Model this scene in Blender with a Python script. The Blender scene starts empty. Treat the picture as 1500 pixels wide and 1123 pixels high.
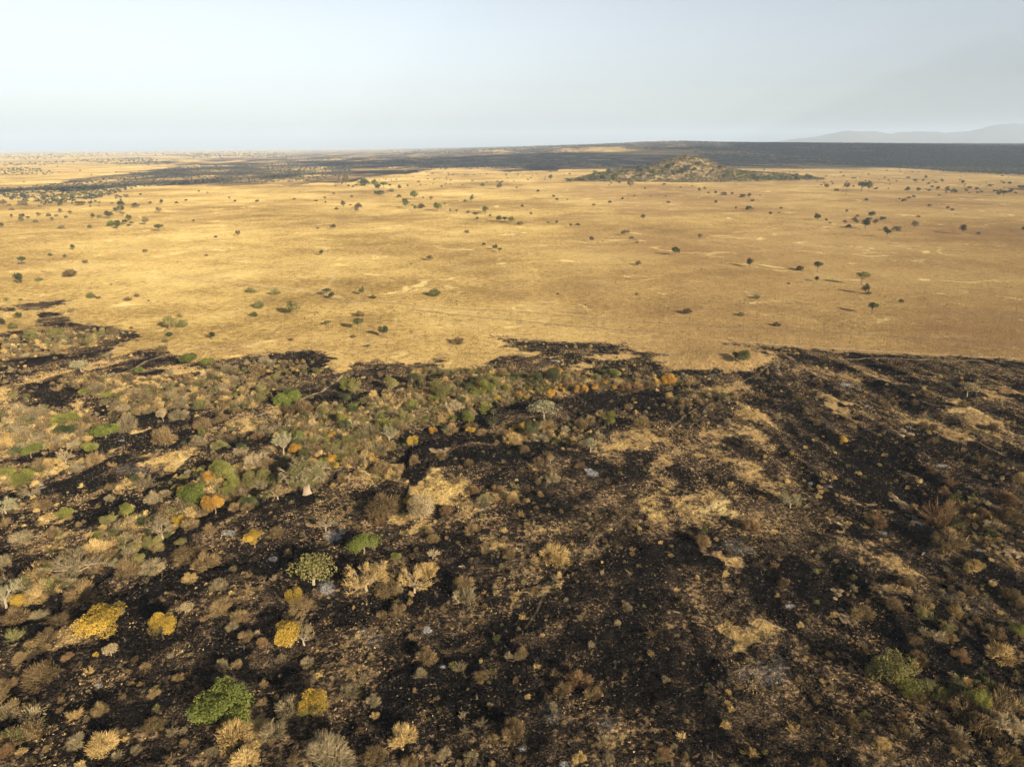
import bpy, math, random, bisect
import numpy as np
from mathutils import Vector
R = math.radians
rng = np.random.default_rng(7)
rnd = random.Random(11)
sc = bpy.context.scene
col = sc.collection

# ------------------------------------------------------------------ camera
F = 1040.0; PITCH = R(18.5); ROLL = R(0.35); CZ = 100.0
cp, sp = math.cos(PITCH), math.sin(PITCH)
cr, sr = math.cos(ROLL), math.sin(ROLL)
HY = 561.5; HX = 750.0
fwd = np.array([0, cp, -sp]); right0 = np.array([1.0, 0, 0]); up0 = np.array([0, sp, cp])
# right end of the horizon sits a little higher in the picture
rightv = right0 * cr - up0 * sr
upv = right0 * sr + up0 * cr
def project(x, y, z):
    dx, dy, dz = x, y, z - CZ
    d = dx * fwd[0] + dy * fwd[1] + dz * fwd[2]
    a = dx * rightv[0] + dy * rightv[1] + dz * rightv[2]
    b = dx * upv[0] + dy * upv[1] + dz * upv[2]
    ds = np.where(d > 1, d, 1)
    return HX + F * a / ds, HY - F * b / ds, d
def ray(u, v):
    return fwd + rightv * ((u - HX) / F) + upv * ((HY - v) / F)
def flat(u, v):
    r = ray(u, v)
    t = CZ / max(-r[2], 1e-5)
    return r[0] * t, r[1] * t

# ------------------------------------------------------------------ noise
def hsh(ix, iy, s):
    h = (ix.astype(np.int64) * 374761393 + iy.astype(np.int64) * 668265263 + s * 974634777) & 0x7fffffff
    h = ((h ^ (h >> 13)) * 1274126177) & 0x7fffffff
    h = h ^ (h >> 16)
    return (h & 0xffffff) / float(0xffffff)
def vnoise(x, y, s=0):
    x = np.asarray(x, float); y = np.asarray(y, float)
    ix = np.floor(x); iy = np.floor(y); fx = x - ix; fy = y - iy
    fx = fx * fx * fx * (fx * (fx * 6 - 15) + 10); fy = fy * fy * fy * (fy * (fy * 6 - 15) + 10)
    a = hsh(ix, iy, s); b = hsh(ix + 1, iy, s); c = hsh(ix, iy + 1, s); d = hsh(ix + 1, iy + 1, s)
    return (a + (b - a) * fx) * (1 - fy) + (c + (d - c) * fx) * fy
def fbm(x, y, s=0, o=4, g=0.5):
    t = 0; a = 1; n = 0; x = np.asarray(x, float); y = np.asarray(y, float)
    for k in range(o):
        t = t + a * vnoise(x * 2 ** k + 13.7 * k, y * 2 ** k - 7.1 * k, s + k); n += a; a *= g
    return t / n - 0.5
def sstep(a, b, x):
    t = np.clip((x - a) / (b - a), 0, 1)
    return t * t * (3 - 2 * t)

# ------------------------------------------------------------------ terrain
def wline(pts): return [flat(u, v) for u, v in pts]
GULLY = [(wline(p), d) for p, d in [
    ([(-60, 925), (34, 903), (85, 887), (130, 877), (190, 858), (240, 842), (268, 838)], 3.2),
    ([(212, 802), (250, 782), (300, 760), (345, 740), (400, 727), (450, 728)], 3.0),
    ([(-40, 737), (0, 724), (53, 708), (90, 702), (125, 686), (160, 672)], 2.4),
    ([(146, 646), (189, 634), (225, 624), (262, 613)], 2.2),
    ([(600, 700), (605, 660), (640, 646), (690, 640), (735, 642), (790, 655)], 3.2),
    ([(690, 611), (720, 598), (760, 589), (805, 582)], 2.4),
    ([(850, 584), (880, 579), (920, 573), (980, 572)], 2.4),
]]
def seg_sd(x, y, pts):
    """distance to a polyline and side (+ is the far side)"""
    best = np.full(x.shape, 1e9); side = np.zeros(x.shape)
    for (ax, ay), (bx, by) in zip(pts[:-1], pts[1:]):
        ex, ey = bx - ax, by - ay; L2 = ex * ex + ey * ey
        t = np.clip(((x - ax) * ex + (y - ay) * ey) / L2, 0, 1)
        qx, qy = x - ax - t * ex, y - ay - t * ey
        d = np.hypot(qx, qy); s = np.sign(ex * qy - ey * qx)
        m = d < best
        best = np.where(m, d, best); side = np.where(m, s, side)
    return best, side
_a = np.array(flat(1265, 612)) - np.array(flat(1208, 580)); _a = _a / np.hypot(*_a)   # run of the spurs on the right
_b = np.array(flat(240, 842)) - np.array(flat(34, 903)); _b = _b / np.hypot(*_b)       # run of the gullies on the left
KX, KY = flat(1012, 266)
KNX, KNY = flat(1085, 532)
def H(x, y):
    x = np.asarray(x, float); y = np.asarray(y, float)
    r = np.hypot(x, y)
    h = 0.9 * fbm(x / 55, y / 55, 3, 3) * (1 - sstep(1200, 3000, r)) + 5 * fbm(x / 900, y / 900, 5, 3) * sstep(900, 3000, r)
    edge = 345 + 60 * sstep(-60, -250, x)
    near = 1 - sstep(edge - 50, edge + 10, y)
    # broken burnt country
    right = sstep(20, 90, x - 0.12 * y)
    ra = x * _a[0] + y * _a[1]; rb = -x * _a[1] + y * _a[0]
    la = x * _b[0] + y * _b[1]; lb = -x * _b[1] + y * _b[0]
    spur = (1 - 2 * np.abs(fbm(ra / 95, rb / 20, 21, 3))) - 0.8
    ruf = fbm(la / 60, lb / 22, 31, 3)
    h = h + near * (4.5 * fbm(x / 75, y / 75, 41, 3) + right * 5.2 * spur + (1 - right) * 2.6 * ruf
                    + 1.1 * fbm(x / 9, y / 9, 51, 3))
    nn = 1 - sstep(380, 700, r)
    h = h + nn * (0.62 * fbm(x / 1.9, y / 1.9, 61, 2) * (0.35 + 0.65 * near))
    # golden knoll
    q = ((x - KNX) / 30) ** 2 + ((y - KNY - 4) / 16) ** 2
    h = h + 5.0 * np.exp(-q * 1.3)
    # gullies
    if np.any(r < 520):
        for pts, dep in GULLY:
            m = r < 520
            xs, ys = x[m], y[m]
            d, s = seg_sd(xs, ys, pts)
            e0 = np.minimum(np.hypot(xs - pts[0][0], ys - pts[0][1]), np.hypot(xs - pts[-1][0], ys - pts[-1][1]))
            sd = d * s
            prof = np.where(sd > 0, np.where(sd < 2.4, sd / 2.4, np.clip(1 - (sd - 2.4) / 17, 0, 1)), 0)
            hh = h[m]; hh -= dep * prof * np.where(d < 19, 1, 0) * sstep(1, 16, e0); h[m] = hh
    # far plateau with a skyline a little over the horizon
    az = x / np.maximum(y, 1)
    pl = sstep(3600, 8600, r + 500 * fbm(x / 1500, y / 1500, 71, 3))
    prof = (sstep(-0.25, 0.2, az) * (118 - 45 * sstep(0.22, 0.75, az)) + 18 * np.exp(-((az - 0.215) / 0.06) ** 2))
    h = h + np.where(y > 0, pl * prof, 0) * (1 + 0.12 * fbm(x / 1200, y / 1200, 81, 4))
    h = h + np.where(y > 0, 1, 0) * 10 * sstep(2500, 6000, r) * fbm(x / 2500, y / 1500, 91, 3)
    return h
GRID = {}
def HS(x, y):
    """height of the built ground sheet (polar grid) under a point"""
    r = math.hypot(x, y); a = math.atan2(x, y)
    if a < GRID['a'][0]: a += 2 * math.pi
    i = min(max(bisect.bisect(GRID['r'], r) - 1, 0), len(GRID['r']) - 2); j = min(bisect.bisect(GRID['a'], a) - 1, len(GRID['a']) - 2)
    r0, r1 = GRID['r'][i], GRID['r'][i + 1]; a0, a1 = GRID['a'][j], GRID['a'][j + 1]
    p = min(max((r - r0) / (r1 - r0), 0), 1); q = min(max((a - a0) / (a1 - a0), 0), 1); Z = GRID['z']
    return float((Z[i, j] * (1 - q) + Z[i, j + 1] * q) * (1 - p) + (Z[i + 1, j] * (1 - q) + Z[i + 1, j + 1] * q) * p)
def ground(u, v):
    r = ray(u, v); t = CZ / max(-r[2], 1e-4)
    for _ in range(14):
        z = HS(r[0] * t, r[1] * t)
        t2 = (CZ - z) / max(-r[2], 1e-4)
        t = 0.5 * t + 0.5 * t2
    x, y = r[0] * t, r[1] * t
    return x, y, HS(x, y), t          # t is the depth along the view axis (ray has unit forward part)

# ------------------------------------------------------------------ mask helpers in picture space (used once, to find where on the ground a patch lies)
def inpoly(u, v, poly):
    c = np.zeros(u.shape, bool); n = len(poly)
    for i in range(n):
        x1, y1 = poly[i]; x2, y2 = poly[(i + 1) % n]
        if y1 == y2: continue
        m = ((y1 > v) != (y2 > v)) & (u < (x2 - x1) * (v - y1) / (y2 - y1) + x1)
        c ^= m
    return c
BURN = [
    [(-2500, 560), (-300, 505), (0, 490), (30, 482), (60, 482), (110, 474), (150, 476), (175, 480), (203, 487), (196, 496), (168, 505), (155, 519), (175, 524),
     (195, 513), (235, 512), (262, 521), (300, 531), (345, 524), (385, 518), (430, 515), (478, 514), (485, 530), (470, 545), (500, 548), (505, 536), (540, 532),
     (600, 535), (640, 530), (665, 546), (700, 537), (740, 523), (800, 520), (850, 526), (905, 525), (940, 517), (968, 521), (972, 531), (1000, 540), (1060, 546),
     (1118, 541), (1128, 521), (1085, 509), (1045, 497), (1100, 505), (1200, 512), (1300, 519), (1400, 523), (1500, 530), (2200, 570), (9000, 900), (9000, 90000), (-9000, 90000), (-9000, 700)],
    [(22, 448), (32, 446), (70, 442), (99, 438), (92, 444), (66, 452), (40, 454)],
    [(-60, 451), (25, 451), (27, 455), (-60, 456)],
    [(52, 460), (64, 457), (80, 458), (98, 465), (114, 471), (100, 476), (60, 478), (46, 471)],
    [(712, 489), (745, 495), (800, 501), (880, 503), (928, 508), (905, 513), (850, 516), (770, 513), (738, 505), (755, 500)],
    [(790, 514), (850, 516), (930, 512), (985, 518), (960, 525), (860, 528), (800, 524)],
    [(638, 526), (650, 524), (668, 527), (650, 531)],
    # far bands
    [(-300, 279), (0, 276), (60, 272), (130, 262), (190, 252), (300, 241), (420, 234), (560, 231), (700, 234), (860, 238), (880, 247), (800, 249), (700, 252), (600, 252), (520, 260), (440, 271), (330, 272), (200, 273), (100, 281), (0, 285), (-300, 290)],
    [(170, 241), (300, 234), (420, 229), (560, 226), (560, 231), (420, 235), (300, 241)],
    [(360, 233), (450, 223), (560, 221), (900, 226), (1180, 232), (1180, 240), (900, 250), (560, 236), (400, 238)],
    [(1440, 277), (1600, 276), (1600, 284), (1440, 281)],
]
# unburnt grass left inside: cx, cy, rx, ry, angle (deg, picture), strength
PATCH = [(165, 656, 16, 6, -15, 1), (198, 638, 18, 4, -12, 1), (235, 675, 34, 9, -18, 1), (192, 716, 24, 15, -35, 1), (92, 758, 16, 6, -10, .9), (342, 620, 30, 12, -12, .9),
    (440, 642, 18, 16, 0, .8), (428, 590, 32, 8, -8, .8), (640, 712, 42, 22, 15, 1), (600, 690, 40, 10, 0, .9), (620, 760, 30, 14, 0, .7), (1055, 521, 66, 14, 3, 1.1), (1000, 540, 36, 6, 0, .6), (870, 536, 22, 6, 0, .8), (895, 520, 40, 4, 0, .8),
    (1236, 597, 33, 8, 30, 1.1), (1378, 630, 36, 11, 32, 1.1), (1350, 622, 36, 8, 0, .7), (1425, 603, 50, 5, 20, 1), (1452, 645, 30, 8, 20, 1), (1470, 570, 45, 5, 15, .9), (1455, 578, 30, 4, 18, .9), (1440, 610, 40, 4, 25, .8),
    (1225, 770, 24, 8, 32, 1), (1053, 815, 36, 11, 35, 1), (1022, 800, 30, 9, 20, .8), (1108, 928, 34, 10, 18, .95), (1240, 730, 20, 5, 30, .6), (935, 735, 50, 8, -48, .5), (960, 690, 40, 6, -48, .5), (820, 850, 60, 7, -48, .5), (1170, 950, 30, 6, 20, .5),
    (900, 640, 50, 8, 0, .6), (930, 755, 50, 18, -20, .42), (1000, 745, 60, 24, 0, .5), (760, 775, 60, 16, -10, .45), (720, 745, 60, 20, -15, .5), (1060, 680, 55, 14, 25, .65), (1110, 640, 60, 10, 30, .6), (1090, 600, 50, 8, 25, .55),
    (100, 900, 90, 18, -22, .55), (60, 950, 60, 20, -30, .55), (90, 800, 90, 18, -18, .5), (20, 700, 20, 30, 0, .6), (75, 690, 50, 12, -20, .75), (60, 640, 70, 26, 0, .28), (10, 575, 26, 10, -20, .9), (130, 600, 20, 12, 0, .9), (60, 555, 60, 5, -15, .7), (120, 540, 80, 5, -10, .6), (75, 505, 70, 5, -5, .6), (40, 520, 90, 4, -5, .6),
    (240, 555, 24, 5, -5, .9), (280, 540, 40, 5, 0, .8), (200, 560, 60, 8, 0, .6), (250, 880, 16, 30, 0, .4), (340, 1070, 40, 16, 0, .8), (480, 1095, 50, 22, 0, .5), (140, 1088, 50, 12, 0, .55), (545, 850, 50, 16, 0, .5), (1275, 755, 26, 8, 0, .7), (1300, 870, 12, 10, 0, .4),
    (1245, 800, 60, 8, 32, .6), (1300, 820, 60, 9, 30, .6), (1300, 560, 90, 4, 5, .45), (1330, 550, 60, 4, 3, .4), (700, 640, 30, 6, 0, .3), (640, 660, 20, 8, 0, .5), (1200, 545, 60, 5, 5, .45), (1060, 570, 50, 6, -10, .6), (1040, 640, 20, 8, 0, .4),
    (500, 640, 80, 40, 10, .5), (600, 600, 70, 25, -8, .5), (700, 575, 60, 20, 0, .4), (820, 560, 90, 14, 0, .45), (930, 560, 60, 10, 0, .45), (330, 720, 80, 34, -20, .5), (200, 790, 90, 34, -22, .55), (90, 850, 80, 18, -18, .5), (800, 645, 60, 9, 0, .5), (460, 690, 60, 16, -15, .5)]
SOLID = [(985, 522, 14, 5, 0, .9), (1045, 549, 22, 4, 0, .9), (1010, 530, 10, 3, 0, .7), (600, 975, 90, 60, 10, .5), (470, 900, 40, 20, 0, .6), (1290, 665, 70, 26, 25, 1), (1280, 700, 60, 40, 50, 1), (180, 735, 60, 20, -22, .9), (120, 715, 50, 10, -20, .9), (440, 530, 45, 14, 0, 1), (200, 610, 30, 8, -10, .6), (270, 640, 40, 12, -15, .6), (310, 950, 30, 40, 0, .9), (1170, 850, 90, 50, 20, .8), (960, 960, 120, 60, 0, .7), (770, 780, 40, 12, -8, .8), (690, 660, 70, 8, 0, .8), (910, 590, 100, 14, 5, .7), (1240, 850, 50, 30, 40, .9), (540, 775, 60, 20, 0, .5), (700, 800, 60, 20, 0, .6), (1450, 530, 60, 8, 8, .8), (40, 440, 1, 1, 0, 0)]
ASH = [(488, 785, 13, 9), (500, 778, 6, 4), (868, 694, 9, 5), (862, 688, 5, 3), (1212, 713, 9, 3), (1187, 708, 5, 3), (48, 573, 4, 1.6), (341, 661, 6, 1.6), (677, 830, 8, 2.5), (710, 746, 7, 1.5), (350, 1008, 16, 10), (440, 1034, 18, 9),
       (628, 922, 7, 7), (648, 977, 9, 6), (827, 1118, 9, 6), (765, 1097, 10, 7), (1433, 805, 8, 4), (1380, 682, 12, 2), (1240, 563, 9, 4), (872, 541, 6, 1.6), (1295, 780, 7, 3), (1395, 870, 16, 10), (1425, 893, 22, 8), (1157, 888, 8, 4), (815, 528, 8, 1.5),
       (990, 555, 10, 2), (180, 645, 8, 3), (337, 780, 10, 5), (145, 1003, 6, 5), (1440, 640, 4, 2), (480, 862, 14, 12), (400, 818, 8, 5), (280, 1045, 9, 10), (1330, 625, 7, 2), (1268, 594, 5, 2), (886, 1060, 16, 12), (808, 1040, 20, 20), (1130, 990, 40, 30), (1090, 985, 16, 14), (60, 710, 6, 5), (540, 930, 20, 14),       (200, 690, 30, 10), (330, 680, 16, 6), (100, 860, 40, 8), (1080, 800, 30, 14)]
TRACK = [([(1128, 540), (1108, 546), (1090, 556), (1060, 572), (1040, 586), (1015, 602), (1000, 612), (990, 624), (975, 632)], .6, .35),
    ([(1068, 590), (1050, 603), (1030, 614), (1012, 624), (1006, 640), (1001, 652), (980, 672), (958, 696), (946, 716), (925, 742), (897, 772), (868, 795), (835, 822), (812, 850), (795, 880), (772, 912)], .5, .2),
    ([(1120, 534), (1127, 545)], .6, .3), ([(1100, 520), (1120, 525), (1135, 532), (1142, 545)], .6, .3),
    ([(1345, 590), (1385, 597), (1420, 607), (1450, 622), (1500, 636)], .8, .45), ([(1360, 612), (1395, 625), (1430, 642), (1470, 662)], .7, .35),
    ([(140, 560), (180, 545), (205, 535), (240, 522)], 1.4, .35), ([(200, 585), (300, 560), (370, 548)], 2, .3), ([(355, 618), (420, 592), (470, 570), (500, 548)], 1.1, .6), ([(1240, 523), (1340, 526), (1440, 528)], 1.2, .5),
    ([(-50, 379), (0, 381), (100, 385), (170, 397), (230, 400), (290, 404), (345, 413), (420, 421), (500, 436)], 3.0, .55), ([(-50, 386), (60, 384), (110, 390), (125, 400), (150, 401)], 3, .4),
    ([(380, 400), (440, 391), (500, 381), (555, 372)], 5, .5), ([(485, 392), (490, 402), (486, 413), (470, 425)], 3, .4), ([(1045, 498), (1150, 505), (1300, 515), (1500, 525)], 2.2, .5), ([(155, 521), (185, 508), (240, 505), (330, 512)], 4, .3)]
DARKLINE = [([(490, 438), (560, 443), (640, 450), (740, 455), (850, 464), (950, 472), (1060, 478), (1200, 487), (1500, 505)], 1.8, .8), ([(600, 452), (700, 464), (800, 474), (900, 482), (1000, 489)], 1.8, .9),
    ([(1035, 353), (1055, 356)], 4, .9), ([(1072, 359), (1110, 364)], 4, .9), ([(1210, 352), (1300, 370), (1420, 398)], 2.5, .5), ([(240, 403), (300, 412), (350, 417)], 2, .5)]
def ell(u, v, e):
    cx, cy, rx, ry, an, s = e
    c, n = math.cos(R(an)), math.sin(R(an))
    dx, dy = u - cx, v - cy
    a = (dx * c + dy * n) / rx; b = (-dx * n + dy * c) / ry
    return np.sqrt(a * a + b * b)
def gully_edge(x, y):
    """1 on the bare burnt lip in front of each gully, where its shade is painted as char"""
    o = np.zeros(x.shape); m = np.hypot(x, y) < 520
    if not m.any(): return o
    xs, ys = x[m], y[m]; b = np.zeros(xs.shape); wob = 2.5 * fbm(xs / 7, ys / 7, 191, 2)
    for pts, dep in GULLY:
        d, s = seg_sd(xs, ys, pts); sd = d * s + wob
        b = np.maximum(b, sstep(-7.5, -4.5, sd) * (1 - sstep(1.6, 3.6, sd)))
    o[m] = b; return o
def masks(x, y, z):
    """burn, ash, track, dark line for ground points"""
    u, v, d = project(x, y, z)
    r = np.hypot(x, y)
    # wobble the outlines a little, in metres of ground
    wu = (fbm(x / 14, y / 14, 101, 4) * 9 + fbm(x / 60, y / 60, 105, 3) * 8) * F / np.maximum(d, 50)
    k = F / np.maximum(d, 50)
    wv = (fbm(x / 14 + 50, y / 14, 111, 4) * 9) * k * CZ / np.maximum(r, 60)
    farm = sstep(900, 1500, r)
    rg = fbm(x / 4.2, y / 4.2, 107, 3) * (1 - farm)
    wu = wu + rg * 9 * k; wv = wv + fbm(x / 4.2 + 31, y / 4.2, 109, 3) * (1 - farm) * 8 * k * CZ / np.maximum(r, 60)
    f1 = fbm(x / 130, y / 330, 601, 5); f2 = fbm(x / 150 + 7, y / 400, 607, 5)
    wu = wu * (1 - farm) + farm * f1 * 150; wv = wv * (1 - farm) + farm * f2 * 17
    uu, vv = u + wu, v + wv
    front = d > 5
    burn = np.zeros(x.shape)
    e1 = fbm(x / 2.4, y / 2.4, 181, 2) * (1 - farm) * 10 * k; e2 = fbm(x / 3.1 + 5, y / 3.1, 183, 2) * (1 - farm) * 9 * k * CZ / np.maximum(r, 60)
    ek = CZ / np.maximum(r, 60) * k * (1 - farm)
    for p in BURN:
        burn = np.maximum(burn, (inpoly(uu, vv, p) * 1.0 + inpoly(uu + e1, vv + e2 - 2.2 * ek, p) + inpoly(uu - e2 * 2, vv + e1 * .4 + 2.2 * ek, p)) / 3)
    burn[~front] = 1
    inside = (burn > .5) * 1.0
    mid = fbm(x / 16, y / 16, 121, 5)
    ra = x * _a[0] + y * _a[1]; rb = -x * _a[1] + y * _a[0]
    la = x * _b[0] + y * _b[1]; lb = -x * _b[1] + y * _b[0]
    rt = sstep(0, 60, x)
    st = fbm(ra / 26, rb / 5.5, 131, 4) * rt + fbm(la / 26, lb / 6.5, 141, 4) * (1 - rt)
    lvl = 0.80 + 0.8 * mid + 0.85 * st + .5 * fbm(x / 4.5, y / 4.5, 125, 3)
    nearm = r < 700
    sol = np.zeros(x.shape); pat = np.zeros(x.shape)
    uw, vw = u + wu * 1.2, v + wv * 1.5
    for e in SOLID:
        q = ell(uw, vw, e); sol = np.maximum(sol, (1 - sstep(.4, 1.25, q)) * e[5])
    if np.any(nearm): sol = np.maximum(sol, gully_edge(x, y) * 1.0)  # burn made solid along gully lips, painting their shade line into the ground
    for e in PATCH:
        q = ell(uw, vw, e); pat = np.maximum(pat, (1 - sstep(.35, 1.5, q + .9 * mid)) * e[5])
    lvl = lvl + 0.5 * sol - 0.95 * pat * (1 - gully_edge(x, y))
    lvl = np.where(nearm, lvl, 0.58 + 2.2 * fbm(x / 140, y / 380, 151, 5))
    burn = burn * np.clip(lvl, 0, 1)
    ash = np.zeros(x.shape)
    wn = fbm(x / 2.2, y / 2.2, 161, 3)
    for cx, cy, rx, ry in ASH:
        big = rx > 15
        q = np.sqrt(((u - cx) / rx) ** 2 + ((v - cy) / ry) ** 2) + wn * 1.6
        ash = np.maximum(ash, (1 - sstep(.4, 1.0, q)) * (0.12 if big else .6))
    ash = ash * front
    tr = np.zeros(x.shape); dk = np.zeros(x.shape)
    for lst, arr in ((TRACK, tr), (DARKLINE, dk)):
        for pts, w, s in lst:
            wp = [flat(*p) for p in pts]
            X = [p[0] for p in wp]; Y = [p[1] for p in wp]
            m = (x > min(X) - 20) & (x < max(X) + 20) & (y > min(Y) - 20) & (y < max(Y) + 20)
            if not m.any(): continue
            xm = x[m] + 3.5 * fbm(x[m] / 12, y[m] / 12, 171, 2); ym = y[m] + 3.5 * fbm(x[m] / 12 + 9, y[m] / 12, 173, 2)
            dd, _ = seg_sd(xm, ym, wp)
            arr[m] = np.maximum(arr[m], (1 - sstep(w * .2, w * .7, dd)) * s)
    return burn, ash, tr, dk, inside

# ------------------------------------------------------------------ mesh helpers
def mesh_np(name, V, Q, attrs=None, smooth=False):
    """V (n,3), Q (m,4) quads"""
    me = bpy.data.meshes.new(name)
    V = np.ascontiguousarray(V, np.float32); Q = np.ascontiguousarray(Q, np.int32)
    me.vertices.add(len(V)); me.vertices.foreach_set("co", V.ravel())
    me.loops.add(Q.size); me.loops.foreach_set("vertex_index", Q.ravel())
    me.polygons.add(len(Q))
    me.polygons.foreach_set("loop_start", np.arange(0, Q.size, 4, dtype=np.int32))
    me.polygons.foreach_set("loop_total", np.full(len(Q), 4, np.int32))
    if smooth: me.polygons.foreach_set("use_smooth", np.ones(len(Q), bool))
    for k, a in (attrs or {}).items():
        at = me.attributes.new(k, 'FLOAT', 'POINT'); at.data.foreach_set("value", np.ascontiguousarray(a, np.float32))
    me.update(calc_edges=True)
    return me
def link(name, me, mat=None, parent=None):
    key = None
    if isinstance(me, tuple): me, key = me
    o = bpy.data.objects.new(name, me); col.objects.link(o)
    if key: o.material_slots[0].link = 'OBJECT'; o.material_slots[0].material = M[key]
    if mat and not len(me.materials): me.materials.append(mat)
    if parent: o.parent = parent
    return o
def tag(o, label=None, cat=None, group=None, kind=None):
    if label: o["label"] = label
    if cat: o["category"] = cat
    if group: o["group"] = group
    if kind: o["kind"] = kind
    return o
class QB:
    """collects quads with a tint value"""
    def __init__(s): s.v = []; s.q = []; s.t = []; s.n = 0
    def add(s, V, Q, t):
        V = np.asarray(V, float); Q = np.asarray(Q, int)
        s.v.append(V); s.q.append(Q + s.n); s.n += len(V)
        s.t.append(np.full(len(V), t) if np.isscalar(t) else np.asarray(t, float))
    def get(s): return np.concatenate(s.v), np.concatenate(s.q), np.concatenate(s.t)
def unit(a): return a / np.maximum(np.linalg.norm(a, axis=-1, keepdims=True), 1e-9)
def leaves(P, N, size, g, tint, stretch=1.0):
    """one quad per point P with normal about N"""
    n = len(P)
    t = unit(np.cross(N, g.normal(size=(n, 3)))); b = unit(np.cross(N, t))
    s = size * g.uniform(.6, 1.3, (n, 1)) * .5
    t = t * s; b = b * s * stretch
    V = np.stack([P - t - b, P + t - b * .6, P + t * .7 + b, P - t * .6 + b * .8], 1).reshape(-1, 3)
    Q = np.arange(4 * n).reshape(n, 4)
    return V, Q, np.repeat(tint, 4)
def blades(A, B, wa, wb, g, tint):
    """thin strips from A to B"""
    n = len(A)
    d = unit(B - A); s = unit(np.cross(d, g.normal(size=(n, 3))))
    V = np.stack([A - s * wa / 2, A + s * wa / 2, B + s * wb / 2, B - s * wb / 2], 1).reshape(-1, 3)
    return V, np.arange(4 * n).reshape(n, 4), np.repeat(tint, 4)
def tube(qb, pts, rad, k, t):
    pts = np.asarray(pts, float); n = len(pts); rings = []
    for i in range(n):
        d = unit((pts[min(i + 1, n - 1)] - pts[max(i - 1, 0)])[None])[0]
        a = np.cross(d, [0.31, 0.77, 0.2]); a /= np.linalg.norm(a); b = np.cross(d, a)
        an = np.arange(k) * 2 * math.pi / k
        rings.append(pts[i] + rad[i] * (np.cos(an)[:, None] * a + np.sin(an)[:, None] * b))
    V = np.concatenate(rings)
    Q = [[i * k + j, i * k + (j + 1) % k, (i + 1) * k + (j + 1) % k, (i + 1) * k + j] for i in range(n - 1) for j in range(k)]
    qb.add(V, Q, t)
def bend(a, b, g, amt=.12, n=4):
    a = np.asarray(a, float); b = np.asarray(b, float); L = np.linalg.norm(b - a)
    t = np.linspace(0, 1, n)[:, None]
    off = g.normal(size=3) * L * amt
    p = a + (b - a) * t + off * (np.sin(t * math.pi)) + g.normal(size=(n, 3)) * L * .03 * (t > 0) * (t < 1)
    return p

# ------------------------------------------------------------------ materials
class NT:
    def __init__(s, name):
        s.m = bpy.data.materials.new(name); s.m.use_nodes = True; s.t = s.m.node_tree; s.t.nodes.clear()
        s.out = s.n('ShaderNodeOutputMaterial')
    def n(s, k, **p):
        x = s.t.nodes.new(k)
        for a, b in p.items(): setattr(x, a, b)
        return x
    def l(s, a, b): s.t.links.new(a, b)
    def inp(s, sock, v):
        if hasattr(v, 'is_output') or isinstance(v, bpy.types.NodeSocket): s.l(v, sock)
        else: sock.default_value = v
    def math(s, op, a, b=None, c=None, clamp=False):
        x = s.n('ShaderNodeMath', operation=op, use_clamp=clamp)
        for i, q in enumerate((a, b, c)):
            if q is not None: s.inp(x.inputs[i], q)
        return x.outputs[0]
    def mix(s, f, a, b):
        x = s.n('ShaderNodeMix', data_type='RGBA')
        s.inp(x.inputs['Factor'], f)
        s.inp(x.inputs[6], a if not isinstance(a, tuple) else (*a[:3], 1)); s.inp(x.inputs[7], b if not isinstance(b, tuple) else (*b[:3], 1))
        return x.outputs[2]
    def noise(s, scale, detail=3, rough=.55, vec=None, dim='3D', dist=0):
        x = s.n('ShaderNodeTexNoise'); x.inputs['Scale'].default_value = scale
        x.inputs['Detail'].default_value = detail; x.inputs['Roughness'].default_value = rough; x.inputs['Distortion'].default_value = dist
        if vec is not None: s.l(vec, x.inputs['Vector'])
        return x.outputs['Fac']
    def ramp(s, f, stops):
        x = s.n('ShaderNodeValToRGB'); e = x.color_ramp.elements
        while len(e) < len(stops): e.new(0.5)
        for el, (p, c) in zip(e, stops): el.position = p; el.color = (*c, 1)
        s.inp(x.inputs[0], f); return x.outputs[0]
    def mr(s, v, a, b, c=0., d=1.):
        x = s.n('ShaderNodeMapRange'); s.inp(x.inputs[0], v)
        for i, q in zip((1, 2, 3, 4), (a, b, c, d)): x.inputs[i].default_value = q
        x.interpolation_type = 'SMOOTHSTEP'; return x.outputs[0]
    def attr(s, n): return s.n('ShaderNodeAttribute', attribute_name=n).outputs['Fac']
    def rand(s): return s.n('ShaderNodeObjectInfo').outputs['Random']
def fin(t, colr, rough=.9, normal=None, trans=0):
    d = t.n('ShaderNodeBsdfDiffuse'); t.inp(d.inputs[0], colr if not isinstance(colr, tuple) else (*colr, 1)); d.inputs[1].default_value = .6
    if normal is not None: t.l(normal, d.inputs['Normal'])
    sh = d.outputs[0]
    if trans:
        tr = t.n('ShaderNodeBsdfTranslucent'); t.inp(tr.inputs[0], colr if not isinstance(colr, tuple) else (*colr, 1))
        mx = t.n('ShaderNodeMixShader'); mx.inputs[0].default_value = trans; t.l(sh, mx.inputs[1]); t.l(tr.outputs[0], mx.inputs[2]); sh = mx.outputs[0]
    t.l(sh, t.out.inputs[0]); return t.m
def tint_mat(name, stops, trans=0, spread=.35):
    """colour from the per-leaf tint, pushed up or down a little for each plant"""
    t = NT(name)
    f = t.math('ADD', t.attr('tint'), t.math('MULTIPLY', t.math('SUBTRACT', t.rand(), .5), spread))
    return fin(t, t.ramp(f, stops), trans=trans)
M = {}
M['b'] = tint_mat('dry_brown_twigs', [(0, (.036, .025, .013)), (.5, (.125, .084, .04)), (1, (.32, .22, .10))])
M['g'] = tint_mat('dry_grey_twigs', [(0, (.045, .036, .021)), (.5, (.15, .115, .062)), (1, (.36, .28, .155))])
M['o'] = tint_mat('dry_golden_twigs', [(0, (.10, .065, .025)), (.5, (.31, .205, .075)), (1, (.56, .40, .17))])
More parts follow.
